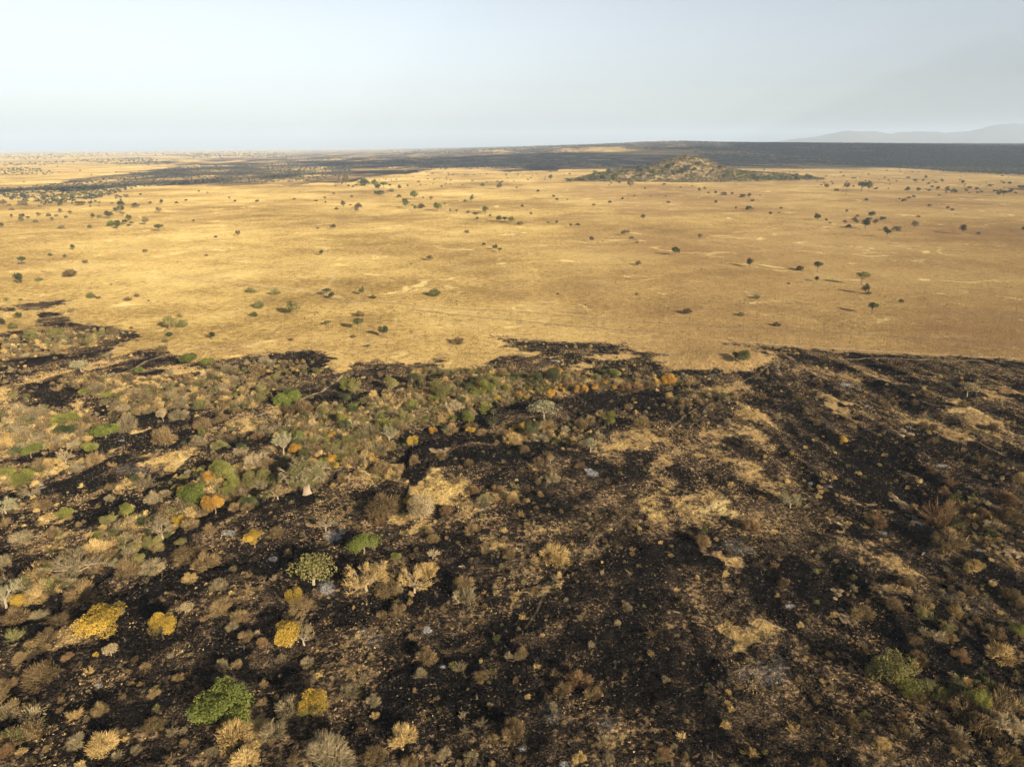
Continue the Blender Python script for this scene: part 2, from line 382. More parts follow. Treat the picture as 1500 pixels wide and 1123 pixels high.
M['r'] = tint_mat('dry_rust_twigs', [(0, (.05, .03, .016)), (.5, (.145, .085, .04)), (1, (.29, .18, .085))])
M['v'] = tint_mat('dry_olive_twigs', [(0, (.04, .038, .015)), (.5, (.13, .118, .042)), (1, (.27, .235, .095))])
M['k'] = tint_mat('charred_twigs', [(0, (.02, .018, .016)), (.5, (.07, .055, .042)), (1, (.22, .17, .12))])
M['G'] = tint_mat('green_leaves', [(0, (.045, .045, .016)), (.45, (.115, .135, .028)), (1, (.225, .23, .06))], .3)
M['L'] = tint_mat('lime_olive_leaves', [(0, (.055, .05, .018)), (.5, (.145, .145, .032)), (1, (.28, .255, .07))], .3)
M['D'] = tint_mat('dark_green_leaves', [(0, (.022, .027, .012)), (.5, (.058, .064, .026)), (1, (.125, .12, .05))], .2)
M['V'] = tint_mat('olive_leaves', [(0, (.06, .055, .018)), (.5, (.15, .13, .045)), (1, (.27, .23, .08))], .2)
M['Y'] = tint_mat('yellow_leaves', [(0, (.08, .06, .018)), (.3, (.22, .15, .03)), (.65, (.44, .28, .04)), (1, (.60, .41, .09))], .25)
M['O'] = tint_mat('orange_leaves', [(0, (.14, .08, .02)), (.5, (.36, .19, .035)), (1, (.60, .34, .07))], .2)
M['P'] = tint_mat('cream_leaves', [(0, (.12, .085, .045)), (.5, (.29, .215, .11)), (1, (.52, .41, .23))], .15)
M['F'] = tint_mat('grey_green_leaves', [(0, (.09, .08, .04)), (.5, (.21, .185, .10)), (1, (.36, .32, .18))], .15)
M['B'] = tint_mat('brown_leaves', [(0, (.04, .032, .017)), (.5, (.115, .092, .046)), (1, (.22, .175, .09))], .1)
M['wood_far'] = tint_mat('far_tree_leaves', [(0, (.015, .022, .018)), (.5, (.035, .042, .032)), (1, (.10, .085, .055))])
M['straw'] = tint_mat('straw_blades', [(0, (.20, .125, .055)), (.5, (.42, .28, .12)), (1, (.66, .49, .25))])
M['stub'] = tint_mat('charred_stubble_blades', [(0, (.008, .008, .008)), (.55, (.025, .021, .018)), (.8, (.10, .075, .05)), (1, (.28, .20, .115))])
def bark(name, c1, c2):
    t = NT(name); return fin(t, t.mix(t.noise(9, 3), c1, c2))
M['bark'] = bark('brown_bark', (.10, .07, .045), (.24, .17, .11))
M['pale_bark'] = bark('pale_grey_bark', (.15, .11, .07), (.34, .265, .175))
M['black_bark'] = bark('charred_bark', (.02, .018, .016), (.09, .07, .05))
def rockm(name, a, b, c):
    t = NT(name); n = t.noise(1.2, 5, .65)
    cc = t.ramp(n, [(.35, a), (.52, b), (.68, c)])
    bp = t.n('ShaderNodeBump'); bp.inputs['Strength'].default_value = .8; bp.inputs['Distance'].default_value = .25; t.l(n, bp.inputs['Height'])
    return fin(t, cc, normal=bp.outputs[0])
M['rock'] = rockm('tan_rock', (.04, .03, .02), (.17, .12, .07), (.36, .26, .145))
M['dark_rock'] = rockm('scorched_rock', (.03, .028, .026), (.10, .085, .07), (.28, .23, .17))

def ground_mat():
    t = NT('savanna_ground')
    pos = t.n('ShaderNodeNewGeometry').outputs['Position']
    big = t.noise(.0042, 4, .6, pos); mid = t.noise(.03, 4, .6, pos); sml = t.noise(.22, 4, .65, pos)
    fine = t.noise(.9, 3, .6, pos); tiny = t.noise(2.6, 3, .7, pos); soil = t.noise(.011, 5, .65, pos, dist=.6)
    # golden grass
    g = t.math('ADD', t.math('MULTIPLY', big, 1.0), t.math('MULTIPLY', mid, .40))
    g = t.math('ADD', g, t.math('MULTIPLY', sml, .75)); g = t.math('ADD', g, t.math('MULTIPLY', fine, .7))
    g = t.mr(g, 1.14, 1.74)
    grass = t.ramp(g, [(0, (.15, .098, .036)), (.3, (.31, .21, .072)), (.6, (.48, .34, .118)), (1, (.65, .50, .20))])
    red = t.attr('soil')
    grass = t.mix(t.math('MULTIPLY', red, .55), grass, t.mix(1.0, grass, (.25, .15, .075)))
    clump = t.mr(tiny, .40, .62)
    grass = t.mix(t.math('MULTIPLY', clump, .4), grass, (.16, .095, .04))
    bare = t.mr(soil, .57, .72)
    grass = t.mix(t.math('MULTIPLY', bare, .4), grass, (.23, .16, .10))
    smu = t.mr(t.noise(.06, 5, .75, pos, dist=.8), .565, .66)
    grass = t.mix(t.math('MULTIPLY', smu, .62), grass, (.15, .10, .06))
    bright = t.mr(t.noise(.018, 5, .7, pos, dist=1.2), .58, .68)
    grass = t.mix(t.math('MULTIPLY', bright, .6), grass, (.70, .54, .24))
    # burnt ground
    burn = t.attr('burn')
    fl = t.math('ADD', t.math('MULTIPLY', t.math('SUBTRACT', fine, .5), 2.4), t.math('MULTIPLY', t.math('SUBTRACT', tiny, .5), 2.0))
    fl = t.math('ADD', fl, t.math('MULTIPLY', t.math('SUBTRACT', sml, .5), 1.2))
    bf = t.mr(t.math('ADD', burn, fl), .28, .62)
    char = t.ramp(t.math('ADD', t.math('MULTIPLY', fine, .5), t.math('MULTIPLY', tiny, .5)), [(.40, (.003, .003, .003)), (.54, (.008, .007, .0065)), (.62, (.028, .023, .018)), (.74, (.12, .09, .062))])
    scorched = t.mix(t.mr(t.math('ADD', t.math('MULTIPLY', sml, .6), t.math('MULTIPLY', mid, .5)), .50, .66), char, t.ramp(tiny, [(.40, (.010, .0085, .007)), (.52, (.035, .026, .018)), (.62, (.17, .115, .065))]))
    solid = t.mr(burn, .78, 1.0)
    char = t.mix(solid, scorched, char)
    dull = t.mix(t.mr(burn, .05, .5), grass, t.ramp(t.math('ADD', t.math('MULTIPLY', tiny, .6), t.math('MULTIPLY', sml, .4)), [(.38, (.06, .042, .026)), (.5, (.22, .145, .075)), (.62, (.46, .31, .145))]))
    c = t.mix(bf, dull, char)
    # woodland country on the far plateau
    wd = t.attr('wood')
    wc = t.ramp(t.noise(.006, 5, .65, pos), [(.38, (.018, .02, .02)), (.48, (.045, .04, .032)), (.55, (.12, .09, .06)), (.64, (.30, .21, .12))])
    c = t.mix(wd, c, wc)
    c = t.mix(t.math('MULTIPLY', t.attr('dk'), t.mr(fine, .3, .55, .5, 1)), c, (.14, .11, .085))
    c = t.mix(t.attr('track'), c, (.42, .31, .18))
    c = t.mix(t.math('MULTIPLY', t.attr('ash'), t.mr(tiny, .35, .6)), c, (.42, .415, .41))
    h = t.math('ADD', t.math('MULTIPLY', fine, 1.0), t.math('MULTIPLY', tiny, .45)); h = t.math('ADD', h, t.math('MULTIPLY', sml, 1.1))
    bp = t.n('ShaderNodeBump'); bp.inputs['Strength'].default_value = 1.0; bp.inputs['Distance'].default_value = 1.1; t.l(h, bp.inputs['Height'])
    return fin(t, c, normal=bp.outputs[0])
M['ground'] = ground_mat()
def hill_mat():
    t = NT('hill_ground'); pos = t.n('ShaderNodeNewGeometry').outputs['Position']
    n = t.math('ADD', t.math('MULTIPLY', t.noise(.05, 5, .7, pos), .6), t.math('MULTIPLY', t.noise(.011, 3, .5, pos), .4))
    c = t.ramp(n, [(.40, (.06, .042, .022)), (.50, (.14, .097, .045)), (.58, (.23, .158, .07)), (.70, (.36, .25, .105))])
    bp = t.n('ShaderNodeBump'); bp.inputs['Strength'].default_value = 1; bp.inputs['Distance'].default_value = 1.3; t.l(t.noise(.09, 5, .7, pos), bp.inputs['Height'])
    return fin(t, c, normal=bp.outputs[0])
M['hill'] = hill_mat()
t = NT('mountain_rock'); M['mountain'] = fin(t, t.mix(t.noise(.0006, 5), (.10, .105, .10), (.20, .19, .165)))

# ------------------------------------------------------------------ ground sheet
def build_ground():
    near = np.arange(62, 380, .36)
    rr = [near[-1]]; step = .4
    while rr[-1] < 41000:
        rr.append(rr[-1] + step); step = min(step * 1.016, rr[-1] * (.0085 if rr[-1] > 1500 else .006))
    radii = np.concatenate([[0.5, 15, 30, 45, 55], near, rr[1:]])
    dense = np.arange(-.83, .8301, .0018)
    rest = np.linspace(.83, 2 * math.pi - .83, 90)[1:-1]
    az = np.concatenate([dense, rest]); nA = len(az); nR = len(radii)
    A, Rr = np.meshgrid(az, radii); x = (Rr * np.sin(A)).ravel(); y = (Rr * np.cos(A)).ravel()
    z = H(x, y)
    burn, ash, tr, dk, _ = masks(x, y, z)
    GRID.update(r=list(radii), a=list(az), z=z.reshape(nR, nA))
    u, v, d = project(x, y, z)
    r = np.hypot(x, y)
    nz = fbm(x / 500, y / 500, 201, 4)
    wood = sstep(3400, 4800, r + 2500 * nz * 1.2) * sstep(-.2, -.05, x / np.maximum(y, 1) + .1 * nz) * (y > 0)
    vv = v + nz * 9; uu = u + nz * 60
    for poly, s in (([(1030, 236), (1180, 240), (1300, 246), (1400, 253), (1500, 259), (1800, 272), (1800, 200), (1000, 200)], 1.0),):
        wood = np.maximum(wood, inpoly(uu, vv, poly) * s * (d > 5))
    wood = wood * (1 - .75 * sstep(.10, .26, fbm(x / 420 + 4, y / 1300, 231, 4)))
    strip = (1 - sstep(.6, 1.2, ell(uu, v + nz * 3, (985, 223.5, 125, 4.2, 0, 1))))
    wood = wood * (1 - .95 * strip); burn = burn * (1 - .9 * strip * (r > 2500))
    lf = sstep(4000, 9000, r) * (1 - sstep(-.25, 0, x / np.maximum(y, 1)))
    wood = np.maximum(wood, lf * sstep(-.02, .16, fbm(x / 1700, y / 900, 211, 4)) * .7)
    soil = np.clip(sstep(400, 1250, u + 500 * fbm(x / 260, y / 500, 221, 4)) * (1 - sstep(1200, 2600, r) * .4) + 1.2 * fbm(x / 120, y / 260, 225, 4), 0, 1)
    i = np.arange(nR - 1)[:, None] * nA; j = np.arange(nA)[None, :]; j2 = (j + 1) % nA
    Q = np.stack([i + j, i + nA + j, i + nA + j2, i + j2], -1).reshape(-1, 4)[:, ::-1]
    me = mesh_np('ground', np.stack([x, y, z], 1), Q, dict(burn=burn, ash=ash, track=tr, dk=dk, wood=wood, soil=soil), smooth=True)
    tag(link('ground', me, M['ground']), kind='structure')
build_ground()

# rocky hill out on the plain
HX0, HY0 = flat(1012, 266)
def hill_h(x, y):
    a = (x - HX0); b = (y - HY0 - 150)
    m = F / (HY0 * cp)                         # picture px per metre out there
    def bump(cx, w, dep, h, k=2.0, dy=0): return h * np.exp(-(np.abs((a - cx / m) / (w / m)) ** k + np.abs((b - dy) / dep) ** 2))
    h = bump(4, 92, 120, 31, 2.6) + bump(2, 52, 85, 26, 2.4) + bump(-112, 46, 80, 21, 3.0, -30) + bump(90, 110, 100, 13, 2.4) + bump(150, 50, 70, 7, 2, -20)
    h = h * (1 + .22 * fbm(x / 80, y / 80, 301, 3)) + 1.6 * fbm(x / 26, y / 26, 305, 3) * sstep(4, 20, h)
    return h - 2.5
def build_hill():
    xs = np.linspace(HX0 - 420, HX0 + 470, 190); ys = np.linspace(HY0 - 130, HY0 + 430, 110)
    X, Y = np.meshgrid(xs, ys); x = X.ravel(); y = Y.ravel(); z = hill_h(x, y) + H(x, y)
    n = len(xs); i = np.arange(len(ys) - 1)[:, None] * n; j = np.arange(n - 1)[None, :]
    Q = np.stack([i + j, i + j + 1, i + n + j + 1, i + n + j], -1).reshape(-1, 4)
    tag(link('rocky_hill', mesh_np('rocky_hill', np.stack([x, y, z], 1), Q, smooth=True), M['hill']), kind='structure')
build_hill()
def build_mountain():
    D = 22500.0; S = D / 27000; xs = np.linspace(3500, 26000, 260) * S; ys = np.linspace(-2600, 2600, 26) * S
    X, Y = np.meshgrid(xs, ys)
    pu = HX + F * X / (D * cp)
    top = np.interp(pu, [1120, 1165, 1210, 1245, 1270, 1300, 1345, 1380, 1420, 1455, 1500, 1600, 1750], [0, 8, 15, 19, 18, 15, 17.5, 15, 19, 24, 27, 22, 26])
    hh = top / F * D * cp + 100
    Z = hh * np.clip(1 - np.abs(Y / 2160) ** 1.3, 0, 1) + 120 * fbm(X / 900, Y / 900, 401, 5) * np.clip(1 - np.abs(Y / 2160), 0, 1) - 30
    Z = np.where(top <= 0, -30, Z); Z = Z + 60 * fbm(X / 320, Y / 450, 405, 4) * (top > 0) * np.clip(1 - np.abs(Y / 2160), 0, 1)
    n = len(xs); i = np.arange(len(ys) - 1)[:, None] * n; j = np.arange(n - 1)[None, :]
    Q = np.stack([i + j, i + j + 1, i + n + j + 1, i + n + j], -1).reshape(-1, 4)
    tag(link('mountains', mesh_np('mountains', np.stack([X.ravel(), Y.ravel() + D, Z.ravel()], 1), Q, smooth=True), M['mountain']), kind='structure')
build_mountain()

# ------------------------------------------------------------------ plants (unit size: crown one metre across, standing on z = 0)
def hemi(g, n, zmin=0.0):
    z = g.uniform(zmin, 1, n); a = g.uniform(0, 2 * math.pi, n); r = np.sqrt(1 - z * z)
    return np.stack([r * np.cos(a), r * np.sin(a), z], 1)
def bush_mesh(seed, n=1500, hr=.58, kind='dome', thick=1.0):
    g = np.random.default_rng(seed); qb = QB()
    if kind != 'fan':
        nl = 24; D = hemi(g, nl, .0); c = D * np.array([.34, .34, hr * .62]) * g.uniform(.72, 1.04, (nl, 1)); c[:, 2] += hr * .08
        rad = g.uniform(.13, .19, nl); i = g.integers(0, nl, n); O = unit(g.normal(size=(n, 3)) + c[i] / np.linalg.norm(c[i], axis=1, keepdims=True) * .6)
        E = c[i] + O * (rad[i] * g.uniform(.55, 1.08, n))[:, None] * [1, 1, .85 * hr / .55]
        S = E - unit(E * .8 + O * .12 + g.normal(size=(n, 3)) * .12) * g.uniform(.07, .17, n)[:, None]
        tone = g.normal(size=nl) * .10
    else:
        nl = 30; D = unit(hemi(g, nl, .3) * [.8, .8, 1]); c = D * g.uniform(.22, .55, (nl, 1)) * [1, 1, hr]; i = g.integers(0, nl, n)
        T = unit(D[i] + g.normal(size=(n, 3)) * .42); S = c[i] * g.uniform(.5, 1.3, (n, 1)) + g.normal(size=(n, 3)) * .02
        E = S + T * g.uniform(.06, .24, (n, 1)) * [.9, .9, hr]; tone = g.normal(size=nl) * .08
    S[:, 2] = np.maximum(S[:, 2], .01); E[:, 2] = np.maximum(E[:, 2], .0)
    tn = np.clip(.40 + 1.2 * tone[i] + g.normal(size=n) * .20 + .15 * E[:, 2] / hr, 0, 1)
    w = .0105 * thick
    qb.add(*blades(S, E, w, w * .4, g, tn))
    for k in range(nl):
        for q in range(2):
            e = c[k] * g.uniform(.9, 1.2) + g.normal(size=3) * .04; e[2] = max(e[2], .05); tube(qb, bend([0, 0, -.05], e, g, .1, 3), np.array([.013, .009, .004]) * min(thick, 1.5), 3, .3)
    V, Q, T = qb.get(); return mesh_np('bush', V, Q, dict(tint=T))
def crown_lobes(g, style, hr):
    if style == 'flat':
        n = 17; a = g.uniform(0, 6.28, n); r = .36 * np.sqrt(g.random(n)); r[0] = 0
        c = np.stack([r * np.cos(a), r * np.sin(a), hr - .15 - .65 * r * r + g.normal(size=n) * .012], 1)
        s = np.stack([g.uniform(.15, .21, n)] * 2 + [g.uniform(.10, .16, n)], 1)
    elif style == 'round':
        n = 16; D = hemi(g, n, -.5); c = D * np.array([.33, .33, .26 * hr / .8]) * g.uniform(.6, 1.05, (n, 1)) + [0, 0, hr * .62]
        s = np.stack([g.uniform(.15, .22, n)] * 2 + [g.uniform(.12, .18, n)], 1)
    elif style == 'tall':
        n = 17; z = g.uniform(.25, .92, n) * hr; w = .27 * np.sin(np.clip(z / hr, .1, .95) * 3.0) + .05; a = g.uniform(0, 6.28, n)
        c = np.stack([w * np.cos(a), w * np.sin(a), z], 1); s = np.stack([g.uniform(.17, .23, n)] * 2 + [g.uniform(.14, .22, n)], 1)
    else:   # dome down to the ground
        n = 17; D = hemi(g, n, -.05); c = D * np.array([.36, .36, hr * .66]) * g.uniform(.75, 1.05, (n, 1)); c[:, 2] += .06
        s = np.stack([g.uniform(.13, .2, n)] * 2 + [g.uniform(.09, .14, n)], 1)
    return c, s
def tree_meshes(seed, style='flat', hr=.6, n=8200, ls=.021, trunk_r=.022, sparse=0., k=5):
    """(trunk mesh, crown mesh)"""
    g = np.random.default_rng(seed); c, s = crown_lobes(g, style, hr)
    nl = len(c); per = n // nl; P = []; N = []; T = []
    for i in range(nl):
        m = per; D = unit(g.normal(size=(m, 3))); rad = g.uniform(.62, 1.03, m) ** .7 * (1 + .22 * (vnoise(D[:, 0] * 3 + i, D[:, 1] * 3 + D[:, 2] * 2, seed) - .5) * 2)
        p = c[i] + D * s[i] * rad[:, None]; lt = .5 + g.normal() * .2
        nn = unit(D / s[i] * .1 + g.normal(size=(m, 3)) * .55)
        ok = g.random(m) > sparse; P.append(p[ok]); N.append(nn[ok]); T.append(np.clip(lt + g.normal(size=ok.sum()) * .16, 0, 1))
    P = np.concatenate(P); N = np.concatenate(N); T = np.concatenate(T); P[:, 2] = np.maximum(P[:, 2], .01)
    V, Q, tt = leaves(P, N, ls, g, T); crown = mesh_np('crown', V, Q, dict(tint=tt))
    qb = QB(); fork = np.array([g.normal() * .02, g.normal() * .02, hr * (.42 if style == 'flat' else .3)])
    tube(qb, bend([0, 0, -.06], fork, g, .06, 4), np.linspace(trunk_r * 1.25, trunk_r * .8, 4), k + 1, .5)
    for i in range(nl):
        e = c[i] - [0, 0, s[i][2] * .3]
        if e[2] > fork[2] * .8: tube(qb, bend(fork, e, g, .1, 4), np.linspace(trunk_r * .6, trunk_r * .2, 4), k - 1, .5)
    V, Q, tt = qb.get(); trunk = mesh_np('trunk', V, Q)
    return trunk, crown
def bare_tree_meshes(seed, hr=.85, n=1100, limbs=9, trunk_r=.03, fork_h=.25, spread=1.0, thick=1.0, dome=False):
    g = np.random.default_rng(seed); qb = QB(); tips = []
    fork = np.array([g.normal() * .02, g.normal() * .02, fork_h])
    tube(qb, bend([0, 0, -.08], fork, g, .05, 4), np.linspace(trunk_r * 1.3, trunk_r, 4), 7, .5)
    for i in range(limbs):
        a = i * 6.283 / limbs + g.normal() * .25; el = g.uniform(.35, 1.25)
        d = np.array([math.cos(a) * math.cos(el) * .5 * spread, math.sin(a) * math.cos(el) * .5 * spread, math.sin(el) * (hr - fork_h)]) * g.uniform(.62, .82)
        e = fork + d; p = bend(fork, e, g, .12, 5); tube(qb, p, np.linspace(trunk_r * .62, trunk_r * .24, 5), 5, .5)
        for j in range(5):
            st = p[2 + j % 3]; dd = unit((d + g.normal(size=3) * .22 * np.array([1, 1, .6]))[None])[0]; e2 = st + dd * g.uniform(.14, .26)
            if dome: e2[2] = min(e2[2], hr)
            q = bend(st, e2, g, .12, 3); tube(qb, q, np.linspace(trunk_r * .27, trunk_r * .1, 3), 3, .5); tips += [q[1], q[2]]
    V, Q, tt = qb.get(); trunk = mesh_np('trunk', V, Q)
    tips = np.array(tips); ii = g.integers(0, len(tips), n); A = tips[ii] + g.normal(size=(n, 3)) * .01
    o = unit(A - fork); B = A + unit(o + g.normal(size=(n, 3)) * .55) * g.uniform(.05, .14, (n, 1))
    q2 = QB(); q2.add(*blades(A, B, .006 * thick, .003 * thick, g, np.clip(g.normal(size=n) * .18 + .6, 0, 1)))
    V, Q, tt = q2.get(); return trunk, mesh_np('crown', V, Q, dict(tint=tt))

PB = {'dome': [bush_mesh(100 + i, 1500, (.50, .58, .66, .54)[i % 4]) for i in range(7)],
      'fan': [bush_mesh(120 + i, 1100, (.95, 1.1, .85)[i % 3], 'fan', .75) for i in range(6)],
      'low': [bush_mesh(140 + i, 1500, .36, 'dome', 1.0) for i in range(3)],
      'big': [bush_mesh(150, 7000, .52, 'dome', .55)]}
PT = {'flat': [tree_meshes(200 + i, 'flat', (.55, .62, .5)[i % 3]) for i in range(4)],
      'sparseflat': [tree_meshes(210 + i, 'flat', .66, 2600, .032, .03, .35) for i in range(2)],
      'round': [tree_meshes(220 + i, 'round', (.85, .75)[i % 2]) for i in range(4)],
      'tall': [tree_meshes(230 + i, 'tall', (1.25, 1.1)[i % 2], 4200, .034) for i in range(3)],
      'dome': [tree_meshes(240 + i, 'dome', (.55, .62)[i % 2], 8000, .021) for i in range(3)],
      'far': [tree_meshes(250 + i, ('round', 'flat', 'round', 'dome')[i % 4], (1.0, .85, .9, .65)[i % 4], 1000, .058, .034, 0, 4) for i in range(8)],
      'bare': [bare_tree_meshes(260 + i, (.85, .7, .95)[i % 3], thick=1.3) for i in range(5)],
      'umbrella': [bare_tree_meshes(270 + i,   .62, 2000, 10, .028, .2, 1.25, 1.2, True) for i in range(3)]}

# ------------------------------------------------------------------ placing things
REG = []      # dicts: obj, desc, cat, group, u, v
def jig(): return rnd.uniform(0, 6.283)
matc = {}
def with_mat(me, mkey):
    """the same mesh data with another material"""
    if not len(me.materials): me.materials.append(None)
    return me, mkey
SIZEW = ((3.2, 'small'), (6.5, 'medium'), (99, 'large'))
def sizew(w): return next(n for s, n in SIZEW if w < s)
TREEKIND = dict(G='green', L='olive green', D='dark green', V='olive', Y='yellow', O='orange brown', P='cream coloured', F='grey green', B='brown')
BUSHKIND = dict(b='brown', g='grey', o='golden', r='rust brown', v='olive', k='charred')
def put_tree(u, v, w, leaf, style='flat', name='tree', desc=None, cat='tree', group=None, bk='bark', hs=1.0, vi=None, fixed=None):
    x, y, z, d = ground(u, v); s = w / F * d
    fam = PT[style]; tr, crn = fam[(vi if vi is not None else rnd.randrange(len(fam))) % len(fam)]
    root = bpy.data.objects.new(name, None); col.objects.link(root); root.empty_display_size = .3
    root.location = (x, y, z - .02 * s); root.rotation_euler = (0, 0, jig()); s *= 1.08; root.scale = (s, s, s * hs)
    link('trunk', with_mat(tr, bk), parent=root); link('crown', with_mat(crn, leaf), parent=root)
    REG.append(dict(o=root, desc=desc, fixed=fixed, cat=cat, group=group, u=u, v=v, s=s, leaf=leaf, style=style)); return root
def put_bush(u, vc, w, c='b', style=None, name='bare_bush', group='leafless bushes on the burnt ground', fixed=None, cat='bush', hs=1.0, base=False):
    v = vc if base else vc + .28 * w
    x, y, z, d = ground(u, v); s = w / F * d
    if style is None: style = 'fan' if rnd.random() < (.26 if v > 700 and w < 30 else .07) else ('low' if rnd.random() < .12 else 'dome')
    s *= 1.12 if style == 'fan' else 1.28
    o = link(name, with_mat(rnd.choice(PB[style]), c))
    o.location = (x, y, z - .03); o.rotation_euler = (rnd.uniform(-.2, .2), rnd.uniform(-.2, .2), jig()); o.scale = (s, s * rnd.uniform(.68, 1.12), s * hs * rnd.uniform(.9, 1.1))
    REG.append(dict(o=o, desc=None, fixed=fixed, cat=cat, group=group, u=u, v=v, s=s, leaf=c, style=style)); return o
LM = []       # landmarks: (short name, u, v)

# ---- hero trees of the burnt country
def hero(short, label, *a, **k):
    o = put_tree(*a, fixed=label, **k); LM.append((short, a[0], a[1])); return o
GA = 'green acacias scattered through the burnt bush'
hero('domed green tree', 'bright green domed tree, widest green crown near the upper edge of the burn', 426, 592, 45, 'G', 'dome', 'green_tree', cat='tree')
hero('left twin green tree', 'left and larger of two green flat trees side by side at the burn edge', 278, 533, 26, 'G', 'flat', 'green_tree', bk='black_bark', hs=1.1)
put_tree(303, 538, 20, 'G', 'flat', 'green_tree', fixed='right and smaller of two green flat trees side by side at the burn edge', bk='black_bark', hs=1.1)
hero('big green tree', 'big bright green thorn tree over tan grass in the lower left', 331, 1050, 92, 'G', 'dome', 'green_tree', hs=1.05)
hero('compact green acacia', 'compact bright green acacia beside a white ash patch', 533, 812, 48, 'G', 'flat', 'green_acacia')
hero('flat green acacia', 'wide flat bright green acacia over brown brush left of the baobab', 283, 742, 50, 'G', 'flat', 'green_acacia', vi=1)
hero('round dark green tree', 'rounded dark green tree between the flat green acacia and the baobab', 326, 706, 36, 'L', 'round', 'green_tree')
hero('two-tiered green acacia', 'two-tiered olive green acacia in grey brush at the far left', 95, 626, 42, 'L', 'flat', 'green_acacia', vi=2)
hero('bright flat acacia', 'bright green flat acacia just right of the two-tiered acacia', 156, 641, 38, 'G', 'flat', 'green_acacia', vi=0)
put_tree(97, 642, 27, 'D', 'round', 'green_tree', fixed='dark green lower tree directly below the two-tiered olive acacia')
put_tree(47, 670, 30, 'G', 'flat', 'green_acacia', fixed='green acacia with a darker neighbour, near the left edge above the gully')
put_tree(24, 671, 19, 'D', 'round', 'green_tree', fixed='small dark tree touching the left side of a green acacia near the left edge')
put_tree(134, 664, 27, 'L', 'flat', 'green_acacia', fixed='lime green acacia above a flat dark brown bush on straw')
put_tree(12, 704, 23, 'L', 'round', 'green_tree', fixed='upper left of two round olive green trees at the left edge')
put_tree(36, 716, 33, 'L', 'round', 'green_tree', fixed='lower right and larger of two round olive green trees at the left edge')
hero('little square green tree', 'small bright green tree with pale straw below it, alone on black ground', 97, 760, 26, 'L', 'round', 'green_tree', hs=.8)
put_tree(198, 707, 15, 'D', 'round', 'green_tree', fixed='small dark green tree at the upper tip of the straw slope')
put_tree(187, 757, 23, 'L', 'round', 'green_tree', fixed='olive green tree casting a black shadow at the foot of the straw slope')
put_tree(204, 545, 15, 'G', 'flat', 'green_acacia', fixed='small pale green tree at the left corner of the black patch near the burn edge')
put_tree(579, 824, 18, 'L', 'round', 'green_tree', fixed='small olive green round tree just right of the compact green acacia')
hero('sparse spreading acacia', 'sparse spreading acacia with pale forked limbs and one green tip', 460, 856, 64, 'V', 'sparseflat', 'spreading_acacia', bk='pale_bark')
hero('tall pale-topped tree', 'tall tree with whitish green top and dark green lower crown on a bare trunk', 779, 640, 22, 'D', 'tall', 'tall_tree', bk='pale_bark')
put_tree(797, 616, 44, 'F', 'sparseflat', 'pale_tree', fixed='pale grey green spreading crown behind the tall tree above the dark gully', bk='pale_bark')
put_tree(802, 622, 13, 'D', 'round', 'green_tree', fixed='small dark green tree right of the tall tree trunk')
hero('forked lime tree', 'lime and dark green forked tree standing clear right of the tall tree', 892, 622, 19, 'L', 'tall', 'green_tree')
hero('umbrella tree', 'pale umbrella shaped tree with thin crown and slim trunk on speckled ground', 865, 662, 24, 'F', 'sparseflat', 'umbrella_tree', bk='pale_bark', hs=1.35)
hero('dark knoll tree', 'dark green tree on top of the golden knoll', 1089, 534, 23, 'D', 'round', 'green_tree')
put_tree(1077, 528, 14, 'D', 'round', 'green_tree', fixed='small dark tree below left of the knoll top tree')
hero('big olive tree', 'big olive tree with dull green crown in the lower right', 1312, 1000, 74, 'V', 'dome', 'olive_tree', hs=1.15)
put_tree(1331, 1012, 36, 'L', 'dome', 'green_tree', fixed='mid green tree against the lower right side of the big olive tree')
put_tree(1432, 1035, 34, 'L', 'round', 'green_tree', fixed='green topped tree in dark brush below right of the big olive tree')
put_tree(1392, 1022, 22, 'D', 'round', 'green_tree', fixed='dark green small tree between the big olive tree and the right edge')
put_tree(1032, 781, 10, 'G', 'round', 'green_tree', fixed='tiny bright green tree beside a brown bush above a golden straw slope')
put_tree(1491, 925, 24, 'L', 'dome', 'green_tree', fixed='yellow green bushy tree cut by the right edge of the photo')
# yellow and golden
hero('wide yellow tree', 'wide two-lobed bright yellow tree on black ground in the lower left', 159, 936, 72, 'Y', 'round', 'yellow_tree', hs=.8)
hero('round yellow tree', 'rounded yellow tree with olive top, right of the wide yellow one', 241, 936, 39, 'Y', 'round', 'yellow_tree', bk='black_bark', hs=1.15, vi=2)
hero('small golden tree', 'small golden tree with ragged crown on black ground below the gully', 374, 801, 29, 'Y', 'round', 'yellow_tree')
hero('yellow and olive tree', 'yellow tree with one olive side above a grey leafless tree', 426, 948, 50, 'Y', 'round', 'yellow_tree')
hero('half green yellow tree', 'yellow tree with its lower left half green', 462, 1045, 46, 'Y', 'round', 'yellow_tree', vi=1)
put_tree(450, 1047, 26, 'L', 'round', 'green_tree', fixed='green crown growing into the lower left of a yellow tree')
put_tree(432, 886, 23, 'Y', 'tall', 'yellow_tree', fixed='small yellow tree between the sparse spreading acacia and a larger yellow tree')
hero('pale yellow thin tree', 'thin pale yellow tree on the straw slope in the centre', 616, 762, 52, 'P', 'round', 'yellow_tree', hs=.85)
put_tree(1234, 650, 13, 'Y', 'round', 'yellow_tree', fixed='lone small orange yellow tree on the black slope at right', hs=1.0); LM.append(('lone orange sapling', 1234, 650))
hero('orange bushy tree', 'orange brown bushy tree at the right end of the thicket', 978, 561, 27, 'O', 'dome', 'orange_tree', hs=1.0)
put_tree(961, 563, 11, 'Y', 'round', 'yellow_tree', fixed='yellow small tree against the left side of the orange bushy tree')
